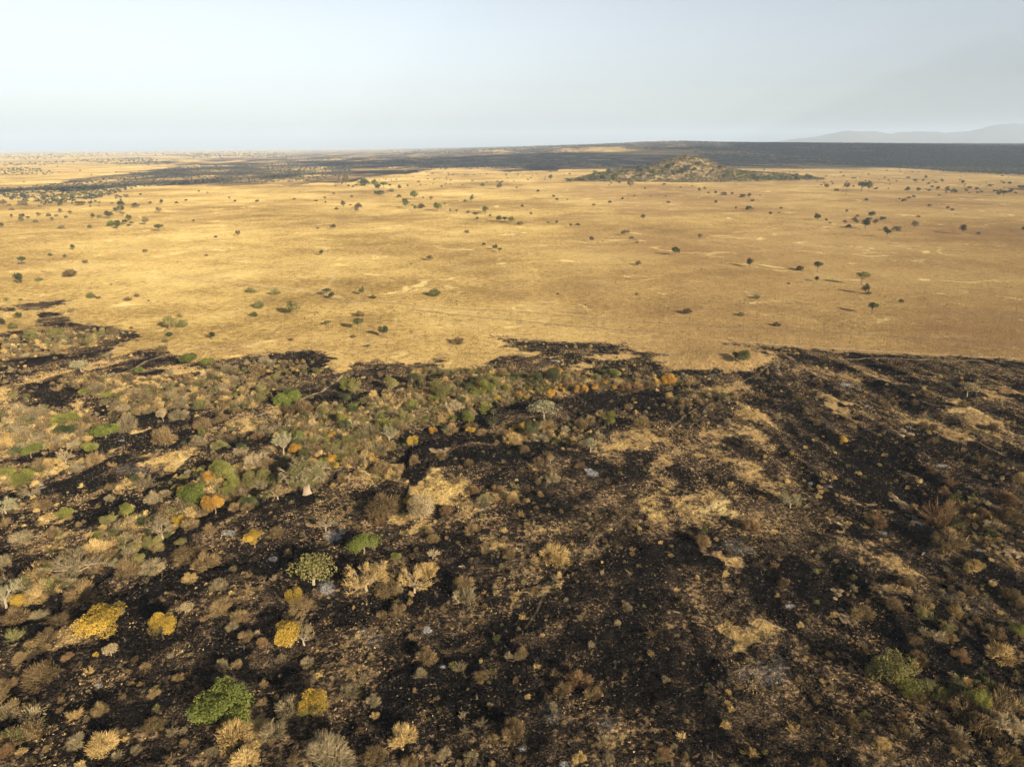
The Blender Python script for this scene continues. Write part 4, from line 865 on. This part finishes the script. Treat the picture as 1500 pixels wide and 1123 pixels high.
# ------------------------------------------------------------------ labels that single each plant out
ORD = ['nearest', 'second nearest', 'third nearest', 'fourth nearest', 'fifth nearest', 'sixth nearest', 'seventh nearest', 'eighth nearest', 'ninth nearest', 'tenth nearest', 'eleventh nearest', 'twelfth nearest']
HLM = [('hill summit', 1010, 234), ('left shoulder of the hill', 920, 246), ('right foot of the hill', 1160, 268)]
def write_labels():
    groups = {}
    for r in REG:
        tag(r['o'], cat=r['cat'], group=r['group'])
        if r['fixed']: r['o']['label'] = r['fixed']; continue
        base = r['desc']
        if base is None:
            base = '%s %s %s bush' % (sizew(r['s']), {'fan': 'upright', 'low': 'flattened', 'dome': 'rounded', 'big': 'rounded'}[r['style']], BUSHKIND[r['leaf']])
        lms = {1: PLMS, 2: HLM}.get(r.get('plain'), LM)
        best = None
        for n, lu, lv in lms:
            du, dv = r['u'] - lu, r['v'] - lv
            q = math.hypot(du, dv * 1.2)
            if best is None or q < best[0]: best = (q, n, du, dv)
        q, n, du, dv = best
        if abs(du) > abs(dv) * 1.3: side = 'left of' if du < 0 else 'right of'
        else: side = 'above' if dv < 0 else 'below'
        groups.setdefault((base, side, n), []).append((q, r))
    for (base, side, n), L in groups.items():
        L.sort(key=lambda t: t[0])
        for i, (q, r) in enumerate(L):
            lab = '%s %s the %s' % (base, side, n) if len(L) == 1 else '%s %s the %s, %s of %d' % (base, side, n, ORD[min(i, 11)], len(L))
            r['o']['label'] = lab
write_labels()

# ------------------------------------------------------------------ rocks, ledges and fallen wood
def rock_mesh(seed, n=7, spread=1.0, el=(1, 1, 1)):
    """a cluster of faceted blocks one metre across"""
    g = np.random.default_rng(seed); bm_v = []; bm_q = []; off = 0
    for i in range(n):
        s = g.uniform(.07, .2) * (1 if i else 1.3); c = np.array([g.uniform(-.5, .5), g.uniform(-.5, .5), 0]) * spread * (0 if i == 0 else 1)
        N = 3; pts = []
        for f in range(6):
            for a in range(N + 1):
                for b in range(N + 1):
                    p = np.array([2 * a / N - 1, 2 * b / N - 1, 1.0]); p = np.roll(p, f % 3)
                    if f > 2: p = -p; 
                    pts.append(p)
        P = np.array(pts); U = unit(P); P = P * .45 + U * .6
        P = P * (1 + .5 * (vnoise(P[:, 0] * 1.7 + i * 5 + 9, P[:, 1] * 1.7 + P[:, 2] * 1.3 + 4, seed) - .5)[:, None])
        a = g.uniform(0, 3.1); ca, sa = math.cos(a), math.sin(a); P = P @ np.array([[ca, -sa, 0], [sa, ca, 0], [0, 0, 1]])
        P = P * s * np.array(el) * g.uniform(.7, 1.2, 3) + c + [0, 0, s * .25]
        Q = []
        for f in range(6):
            b0 = f * (N + 1) ** 2
            for a_ in range(N):
                for b_ in range(N):
                    q = [b0 + a_ * (N + 1) + b_, b0 + (a_ + 1) * (N + 1) + b_, b0 + (a_ + 1) * (N + 1) + b_ + 1, b0 + a_ * (N + 1) + b_ + 1]
                    Q.append(q if f < 3 else q[::-1])
        bm_v.append(P); bm_q.append(np.array(Q) + off); off += len(P)
    return mesh_np('rocks', np.concatenate(bm_v), np.concatenate(bm_q))
def put_rock(u, v, w, name, label, m='rock', hs=.6, seed=1, n=18, rot=None, el=(1, 1, 1), sy=1.0, cat='rock'):
    x, y, z, d = ground(u, v); s = w / F * d
    o = link(name, rock_mesh(seed, n, 1, el), M[m]); o.location = (x, y, z - .12 * s * hs); o.scale = (s, s * sy, s * hs); o.rotation_euler = (0, 0, jig() if rot is None else rot)
    tag(o, label, cat); return o
spur_rot = math.atan2(_a[1], _a[0])
put_rock(1228, 868, 26, 'rock_outcrop', 'upper tan jagged rock outcrop on the black slope, left of a brown bush', seed=3, n=28, hs=.45)
put_rock(1237, 905, 40, 'rock_outcrop', 'lower and longer tan rock outcrop beside a brown bush on the black slope', seed=4, n=36, hs=.36, rot=spur_rot, sy=.4)
put_rock(1318, 738, 46, 'rock_ledge', 'jagged rock ledge with yellowish blocks on the right slope', seed=5, n=44, hs=.3, rot=spur_rot, sy=.35, cat='rock ledge')
put_rock(1340, 760, 30, 'rock_ledge', 'grey scorched rock ledge left of the tall rust brown bushes', seed=6, n=28, m='dark_rock', hs=.3, rot=spur_rot, sy=.4, cat='rock ledge')
put_rock(1409, 758, 16, 'rock_outcrop', 'pale rock block between two brown bushes on the right slope', seed=7, n=12, hs=.5)
put_rock(1433, 770, 16, 'rock_outcrop', 'elongated pale rock slab pointing down the right slope', seed=8, n=10, hs=.5, rot=spur_rot, sy=.4)
put_rock(1478, 806, 26, 'rock_outcrop', 'tan rock outcrop near the right edge above charred ground', seed=9, n=18, hs=.5)
put_rock(1322, 632, 26, 'rock_outcrop', 'tan rocks at the left end of the golden spur on the right', seed=10, n=24, hs=.4)
put_rock(985, 746, 9, 'boulder', 'pair of pale boulders beside the footpath in the centre right', seed=11, n=6, hs=.8, cat='boulder')
put_rock(645, 659, 22, 'rock_outcrop', 'low tan stones inside the dark gully arc', seed=12, n=28, hs=.3)
put_rock(587, 605, 14, 'rock_outcrop', 'small orange tan rock in the thicket clearing', seed=13, n=12, hs=.5)
put_rock(1044, 548, 12, 'rock_outcrop', 'dark burrowed rocks under the golden knoll, left of the path fork', seed=14, n=18, m='dark_rock', hs=.4)
put_rock(973, 520, 12, 'rock_outcrop', 'dark rock cluster on top of the small pale rise left of the knoll', seed=15, n=18, m='dark_rock', hs=.5)
def put_log(u, v, w, label, ang, fork=False):
    x, y, z, d = ground(u, v); L = w / F * d; g = np.random.default_rng(int(u)); qb = QB()
    tube(qb, bend([-L / 2, 0, .15], [L / 2, 0, .3], g, .05, 5), np.linspace(.16, .07, 5), 6, .5)
    for k in range(4 if fork else 2): tube(qb, bend([L * (.05 + .1 * k), 0, .2], [L * (.25 + .1 * k), (-1) ** k * L * .28, .35 + .1 * k], g, .1, 3), [.08, .05, .02], 4, .5)
    V, Q, _ = qb.get(); o = link('fallen_branch', mesh_np('fallen_branch', V, Q), M['pale_bark']); o.location = (x, y, z + .05); o.rotation_euler = (0, 0, ang); tag(o, label, 'fallen branch')
put_log(1352, 812, 10, 'pale fallen branch on black ground right of the tall rust bushes', .8)
put_log(634, 812, 9, 'white forked fallen branch on black ground in the centre', 1.2, True)
put_log(992, 898, 10, 'thin white fallen branch on the burnt flat, centre right', -.6)
put_log(50, 787, 26, 'long pale fallen branch lying on tan brush at far left', .75)
put_log(1450, 850, 22, 'long pale fallen branch against a golden bush near the right edge', -.9, True)
put_log(676, 830, 8, 'short white fallen branch on black ground above the large golden bush', .1)

# ------------------------------------------------------------------ stuff nobody could count
def replicate(protos, pts, scl, g, tintshift=.25, hs=None):
    """join many small copies of the given unit meshes; protos = list of (V, Q, T)"""
    VS, QS, TS = [], [], []; off = 0; n = len(pts); which = g.integers(0, len(protos), n)
    for k, (V, Q, T) in enumerate(protos):
        m = which == k; c = m.sum()
        if not c: continue
        a = g.uniform(0, 6.283, c); ca, sa = np.cos(a)[:, None], np.sin(a)[:, None]; s = scl[m][:, None]; st = g.uniform(.68, 1.15, (c, 1)); lean = g.normal(size=(c, 2)) * (.18 if len(V) > 500 else 0); h = s if hs is None else hs[m][:, None]
        U_ = V[None, :, 0] * st + V[None, :, 2] * lean[:, :1]; W_ = V[None, :, 1] + V[None, :, 2] * lean[:, 1:]; X = (U_ * ca - W_ * sa) * s + pts[m][:, 0:1]; Y = (U_ * sa + W_ * ca) * s + pts[m][:, 1:2]; Z = V[None, :, 2] * h + pts[m][:, 2:3]
        VS.append(np.stack([X, Y, Z], -1).reshape(-1, 3)); QS.append((Q[None] + (np.arange(c) * len(V))[:, None, None]).reshape(-1, 4) + off); off += c * len(V)
        TS.append(np.clip(T[None] + g.normal(size=(c, 1)) * tintshift, 0, 1).ravel())
    return np.concatenate(VS), np.concatenate(QS), np.concatenate(TS)
def stuff(name, label, cat, protos, pts, scl, g, mat, ts=.25, hs=None):
    V, Q, T = replicate(protos, pts, scl, g, ts, hs); o = link(name, mesh_np(name, V, Q, dict(tint=T)), M[mat]); tag(o, label, cat, kind='stuff'); return o
def data(me):
    V = np.empty(len(me.vertices) * 3, np.float32); me.vertices.foreach_get('co', V)
    Q = np.empty(len(me.loops), np.int32); me.loops.foreach_get('vertex_index', Q); T = np.empty(len(me.vertices), np.float32); me.attributes['tint'].data.foreach_get('value', T)
    return V.reshape(-1, 3), Q.reshape(-1, 4), T
def tuft(seed, n=7, w=.16, up=1.0):
    g = np.random.default_rng(seed); D = unit(hemi(g, n, .15) * np.array([1, 1, up])); L = g.uniform(.45, 1, n)[:, None]
    V, Q, T = blades(g.normal(size=(n, 3)) * [.06, .06, 0], D * L * [.7, .7, .8], w, w * .35, g, g.uniform(.2, .8, n)); return V, Q, T
g = np.random.default_rng(99)
def sector(n, r0, r1, half=.80, power=1.0):
    a = g.uniform(-half, half, n); q = g.random(n) ** power; r = np.sqrt(r0 * r0 + q * (r1 * r1 - r0 * r0)); return r * np.sin(a), r * np.cos(a)
def thick(u, v):
    t = np.zeros(u.shape)
    for e in [(500, 640, 95, 45, 8, 1), (600, 600, 80, 32, -8, 1), (700, 575, 70, 27, 0, 1), (820, 562, 100, 14, 0, 1), (330, 720, 90, 30, -20, 1), (200, 790, 100, 30, -22, 1), (90, 845, 90, 24, -18, 1), (60, 630, 90, 34, 0, .9), (330, 570, 80, 36, 0, .55), (220, 585, 70, 26, -10, .6), (150, 560, 60, 14, 0, .4),
              (600, 700, 50, 16, 0, .3), (800, 640, 90, 13, 0, .6), (1430, 765, 60, 40, 20, .45), (1440, 1040, 70, 50, 30, .7), (1400, 900, 70, 50, 0, .3), (40, 700, 40, 20, -15, .5), (30, 1040, 60, 60, 0, .4), (680, 545, 80, 8, 0, .6), (970, 560, 60, 12, 0, .5), (1030, 590, 60, 16, 0, .3), (70, 500, 110, 16, -5, .35), (420, 540, 60, 14, 0, .3)]:
        t = np.maximum(t, (1 - sstep(.6, 1.15, ell(u, v, e))) * e[5])
    return t
# tufts
x, y = sector(330000, 78, 400, power=.8); z = H(x, y); b, ash, tr, dk, ins = masks(x, y, z); r = np.hypot(x, y)
pn = fbm(x / 7, y / 7, 501, 3)
keep = (g.random(len(x)) < .88 - 1.12 * b + .8 * pn) & (tr < .2)
keep &= g.random(len(x)) < np.where(ins > 0, 1, .35)
P = np.stack([x, y, z - .03], 1)[keep]; print('straw tufts', len(P))
stuff('dry_grass', 'straw coloured dry grass tufts over the unburnt ground', 'dry grass', [tuft(i, 5) for i in range(6)], P[:70000], g.uniform(.3, .75, len(P))[:70000], g, 'straw', .22)
keep = (b > .35) & (g.random(len(x)) < .34 + 1.8 * pn) & (tr < .2)
P = np.stack([x, y, z - .03], 1)[keep]; print('char tufts', len(P))
stuff('charred_stubble', 'charred black and grey brown grass stubble over the burnt ground', 'charred stubble', [tuft(20 + i, 5, .14) for i in range(6)], P[:85000], g.uniform(.25, .7, len(P))[:85000], g, 'stub', .3)
# bushes too many to count: thin ones on the burn, dense ones in the thicket
BP = [data(bush_mesh(600 + i, 230, (.55, .7, .6)[i % 3], 'dome', 1.9)) for i in range(6)] + [data(bush_mesh(610 + i, 260, .95, 'fan', 1.2)) for i in range(1)]
x, y = sector(110000, 80, 470, power=.9); z = H(x, y); u, v, d = project(x, y, z); b, ash, tr, dk, ins = masks(x, y, z)
tk = thick(u, v); sd = sstep(0, .2, fbm(x / 25, y / 25, 521, 3)); sml = g.random(len(x))
tk = tk * (1 - gully_edge(x, y)); keep = (ins > 0) & (tr < .2) & (gully_edge(x, y) < .5) & (sml < .030 + .075 * sd * (b < .96) + .66 * tk)
P = np.stack([x, y, z - .05], 1)[keep]; T = tk[keep]; print('bushes', len(P))
sc_ = np.where(g.random(len(P)) < T, g.uniform(2.4, 6.0, len(P)), g.uniform(1.0, 2.9, len(P))); ci = g.random(len(P))
for nm, lab, lo, hi, mk in (('brown_scrub', 'low brown leafless scrub filling the burnt bush country', 0, .42, 'b'), ('grey_scrub', 'low grey leafless scrub filling the burnt bush country', .42, .68, 'g'), ('golden_scrub', 'low golden and tan dry scrub filling the thicket', .68, .86, 'o'), ('olive_scrub', 'low olive scrub filling the thicket', .86, 1.01, 'v')):
    m = (ci >= lo) & (ci < hi); stuff(nm, lab, 'scrub', BP, P[m], sc_[m], g, mk, .15)
for mk in 'bgorvk':
    L_ = [q for q in SMALL if q[3] == mk]
    if not L_: continue
    PP = []; SS = []
    for w_, u_, v_, _c in L_:
        x_, y_, z_, d_ = ground(u_, v_ + .28 * w_); PP.append((x_, y_, z_ - .03)); SS.append(w_ / F * d_)
    stuff('small_bushes', 'small %s leafless bushes scattered over the burnt ground' % BUSHKIND[mk], 'bushes', [data(q) for q in PB['dome'][:3] + PB['fan'][:2]], np.array(PP), np.array(SS), g, mk, .12)
# saplings: thin charred stems
x, y = sector(9000, 80, 330); z = H(x, y); b, ash, tr, dk, ins = masks(x, y, z); keep = (b > .5) & (g.random(len(x)) < .35)
P = np.stack([x, y, z - .05], 1)[keep]
stuff('charred_saplings', 'thin charred saplings and stems sticking up from the burn', 'charred saplings', [tuft(60 + i, 7, .022, 1.6) for i in range(5)], P, g.uniform(.8, 2.0, len(P)), g, 'k', .3)
# grass clumps and little shrubs on the plain
x, y = sector(90000, 340, 1300, .78, 1.0); z = H(x, y); b, ash, tr, dk, ins = masks(x, y, z); pn = fbm(x / 45, y / 45, 531, 4); keep = (ins < .5) & (g.random(len(x)) < .03 + 1.5 * np.maximum(0, pn - .02)) & (tr < .2)
P = np.stack([x, y, z - .05], 1)[keep]; print('plain tufts', len(P))
stuff('plain_tussocks', 'low brown tussocks and shrublets over the golden plain', 'tussocks', [tuft(80 + i, 9, .3, .6) for i in range(5)], P, g.uniform(.4, 1.3, len(P)) ** 1.2, g, 'b', .2)
# far trees
def blob(seed, n=26):
    gg = np.random.default_rng(seed); D = hemi(gg, n, -.2); P = D * [.42, .42, .34] * gg.uniform(.7, 1.05, (n, 1)) + [0, 0, .42]
    return leaves(P, unit(D + gg.normal(size=(n, 3)) * .5), .30, gg, np.clip(.45 + gg.normal(size=n) * .2, 0, 1))
FB = [blob(700 + i) for i in range(6)]
def far_field(n, u0, u1, dens, vr):
    uu = g.uniform(u0, u1, n); v0, v1 = vr
    # even over the ground between two depths
    dn = np.array([min(flat(HX, v0)[1], 26000), flat(HX, v1)[1]]); q = g.random(n); dd = dn[1] * (dn[0] / dn[1]) ** q
    xx = (uu - HX) / F * dd * 1.0 / cp * (cp); xx = (uu - HX) / F * (dd * cp + CZ * sp); return xx, dd
WOODS = [([(-100, 285), (0, 276), (60, 272), (130, 263), (190, 254), (300, 243), (420, 236), (520, 240), (520, 258), (440, 268), (330, 270), (200, 275), (150, 292), (90, 300), (0, 292)], .55),
    ([(-100, 249), (30, 246), (75, 250), (60, 256), (-100, 258)], .5), ([(130, 236), (200, 231), (260, 236), (230, 242), (150, 241)], .6), ([(240, 228), (330, 222), (420, 222), (420, 230), (300, 232)], .5), ([(0, 240), (60, 238), (180, 232), (180, 236), (60, 242), (0, 243)], .5),
    ([(1030, 236), (1180, 238), (1300, 244), (1400, 251), (1500, 256), (1700, 262), (1700, 205), (1000, 205)], 1.0), ([(560, 217), (960, 206), (1030, 206), (1030, 224), (860, 226), (560, 226)], .32), ([(400, 232), (560, 230), (1180, 236), (1180, 240), (860, 246), (600, 250), (420, 240)], .28),
    ([(1170, 262), (1330, 258), (1500, 266), (1500, 290), (1380, 284), (1230, 276)], .04), ([(980, 236), (1500, 250), (1600, 290), (1200, 276), (1150, 262)], .02), ([(0, 225), (560, 213), (560, 222), (300, 224), (0, 236)], .22), ([(500, 258), (800, 250), (870, 262), (600, 275), (500, 275)], .05), ([(0, 286), (200, 278), (230, 300), (200, 330), (0, 320)], .05)]
xa, ya = far_field(130000, -60, 1560, 1, (214.8, 300)); za = H(xa, ya); ua, va, da = project(xa, ya, za)
nz = fbm(xa / 300, ya / 300, 541, 4); den = np.full(xa.shape, .004)
for poly, s in WOODS: den = np.maximum(den, inpoly(ua + nz * 40, va + nz * 5, poly) * s)
den = den * np.where(ya < 5000, 1, .75) * (1 - .9 * (1 - sstep(.7, 1.1, ell(ua, va, (985, 223.5, 120, 4, 0, 1)))))
den *= 1 + 1.2 * nz
keep = g.random(len(xa)) < den * .6
P = np.stack([xa, ya, za - .4], 1)[keep]; print('far trees', len(P))
rr = P[:, 1]; s = g.uniform(3.5, 9.5, len(P)) * (1 + np.clip((rr - 2500) / 4000, 0, 2.2))
stuff('distant_woodland', 'far off dark trees massed over the plain and the low plateau', 'woodland', FB, P, s, g, 'wood_far', .18, s * np.where(rr < 4000, .8, .65))
# denser band right behind the plain where single trees cannot be told apart
xa, ya = far_field(60000, 960, 1560, 1, (226, 262)); za = H(xa, ya); ua, va, da = project(xa, ya, za); nz = fbm(xa / 200, ya / 200, 551, 4)
k = inpoly(ua + nz * 30, va + nz * 4, [(1030, 236), (1180, 240), (1300, 245), (1400, 252), (1500, 257), (1700, 262), (1700, 205), (1000, 205)]) & (g.random(len(xa)) < .5 + 1.6 * fbm(xa / 420 + 9, ya / 1100, 571, 4))
P = np.stack([xa, ya, za - .4], 1)[k]; s = g.uniform(6, 13, len(P)); stuff('plateau_woodland', 'dense dark woodland below the plateau at the right', 'woodland', FB, P, s, g, 'wood_far', .18, s * .7)
# scrub and boulders of the rocky hill
n = 12000; xa = g.uniform(HX0 - 380, HX0 + 440, n); ya = g.uniform(HY0 - 60, HY0 + 260, n); ha = hill_h(xa, ya); k = (ha > .5) & (g.random(n) < .5 + 1.5 * fbm(xa / 40, ya / 40, 561, 3) + .25 * (ha > 35))
P = np.stack([xa, ya, ha + H(xa, ya) - .4], 1)[k]; s = g.uniform(3, 9, len(P)); ci = g.random(len(P)); m = ci < .6
stuff('hill_scrub', 'brown and olive scrub covering the rocky hill', 'scrub', FB, P[m], s[m], g, 'B', .2, s[m] * .7)
stuff('hill_bushes', 'olive bushes covering the flanks of the rocky hill', 'bushes', FB, P[~m], s[~m] * .9, g, 'V', .25, s[~m] * .65)

# ------------------------------------------------------------------ air
def haze():
    X0, X1, Y0, Y1, Z0, Z1 = -43500, 43500, -43500, 43500, -75, 800
    V = [(x, y, z) for z in (Z0, Z1) for y in (Y0, Y1) for x in (X0, X1)]
    Q = [(0, 2, 3, 1), (4, 5, 7, 6), (0, 1, 5, 4), (2, 6, 7, 3), (0, 4, 6, 2), (1, 3, 7, 5)]
    me = mesh_np('haze', np.array(V, float), np.array(Q)); m = bpy.data.materials.new('haze_air'); m.use_nodes = True; nt = m.node_tree; nt.nodes.clear()
    o = nt.nodes.new('ShaderNodeOutputMaterial'); p = nt.nodes.new('ShaderNodeVolumePrincipled'); p.inputs['Density'].default_value = HAZE; p.inputs['Color'].default_value = (.70, .83, 1.0, 1); p.inputs['Anisotropy'].default_value = 0.0
    nt.links.new(p.outputs[0], o.inputs['Volume']); tag(link('haze', me, m), kind='stuff')
HAZE = 4.8e-5
haze()

# clouds high behind the right shoulder of the view: they shade the far dark country
def clouds():
    H0 = 2300.0; off = H0 / math.tan(R(19)); ox, oy = .60 * off, -.80 * off; VS, QS = [], []; n0 = 0
    for k, (gx, gy, rx, ry) in enumerate([(-350, 4500, 900, 800), (650, 4300, 900, 1000), (1500, 4700, 900, 1500), (2500, 4300, 1100, 1500), (3700, 4500, 1500, 1800), (3000, 6600, 1200, 1400),
                                         (250, 5500, 1000, 400)]):
        A, B = np.meshgrid(np.linspace(0, 2 * math.pi, 49), np.linspace(-math.pi / 2, math.pi / 2, 15)); c = np.cos(B); X = np.cos(A) * c; Y = np.sin(A) * c; Z = np.sin(B)
        w = 1 + .75 * fbm(np.cos(A) * 2 + k * 9, np.sin(A) * 2 + Z, 801, 4)
        P = np.stack([gx + ox + X * rx * w, gy + oy + Y * ry * w, H0 + 40 * (k % 5) + Z * 150 * (1 + .8 * fbm(X * 3 + k, Y * 3, 811, 3))], -1).reshape(-1, 3)
        i = np.arange(14)[:, None] * 49; j = np.arange(48)[None]; Q = np.stack([i + j, i + j + 1, i + 49 + j + 1, i + 49 + j], -1).reshape(-1, 4); VS.append(P); QS.append(Q + n0); n0 += len(P)
    t = NT('cloud_white'); tag(link('clouds', mesh_np('clouds', np.concatenate(VS), np.concatenate(QS), smooth=True), fin(t, (.85, .85, .85))), kind='structure')
clouds()
# ------------------------------------------------------------------ light, sky, camera
sun_el = R(19); sx, sy = .60, -.80
sun_dir = Vector((sx * math.cos(sun_el), sy * math.cos(sun_el), math.sin(sun_el)))
L = bpy.data.lights.new('sun', 'SUN'); L.energy = 5.0; L.angle = R(.53); L.color = (1.0, .88, .68)
so = bpy.data.objects.new('sun', L); col.objects.link(so); so.rotation_euler = sun_dir.to_track_quat('Z', 'Y').to_euler(); so.location = (200, -200, 300)
w = bpy.data.worlds.new('World'); sc.world = w; w.use_nodes = True; nt = w.node_tree
bg = nt.nodes['Background']; sky = nt.nodes.new('ShaderNodeTexSky'); sky.sky_type = 'NISHITA'; sky.sun_disc = False; sky.sun_elevation = sun_el
sky.sun_rotation = math.atan2(sx, sy); sky.altitude = 1200; sky.air_density = 1.0; sky.dust_density = 4.0; sky.ozone_density = 1.0
hs = nt.nodes.new('ShaderNodeHueSaturation'); hs.inputs['Saturation'].default_value = .4; nt.links.new(sky.outputs[0], hs.inputs['Color']); nt.links.new(hs.outputs[0], bg.inputs[0]); bg.inputs[1].default_value = .068
cam = bpy.data.cameras.new('camera'); cam.sensor_width = 36; cam.lens = F / 1500 * 36; cam.clip_start = 1; cam.clip_end = 120000
co = bpy.data.objects.new('camera', cam); col.objects.link(co); co.location = (0, 0, CZ)
from mathutils import Matrix
co.matrix_world = Matrix(((rightv[0], upv[0], -fwd[0], 0), (rightv[1], upv[1], -fwd[1], 0), (rightv[2], upv[2], -fwd[2], CZ), (0, 0, 0, 1)))
sc.camera = co
sc.view_settings.view_transform = 'Standard'; sc.view_settings.look = 'None'; sc.view_settings.gamma = 1; sc.view_settings.exposure = 1.3
sc.cycles.max_bounces = 4; sc.cycles.diffuse_bounces = 2; sc.cycles.transmission_bounces = 2; sc.cycles.volume_bounces = 0
sc.cycles.use_adaptive_sampling = True; sc.cycles.adaptive_threshold = .02
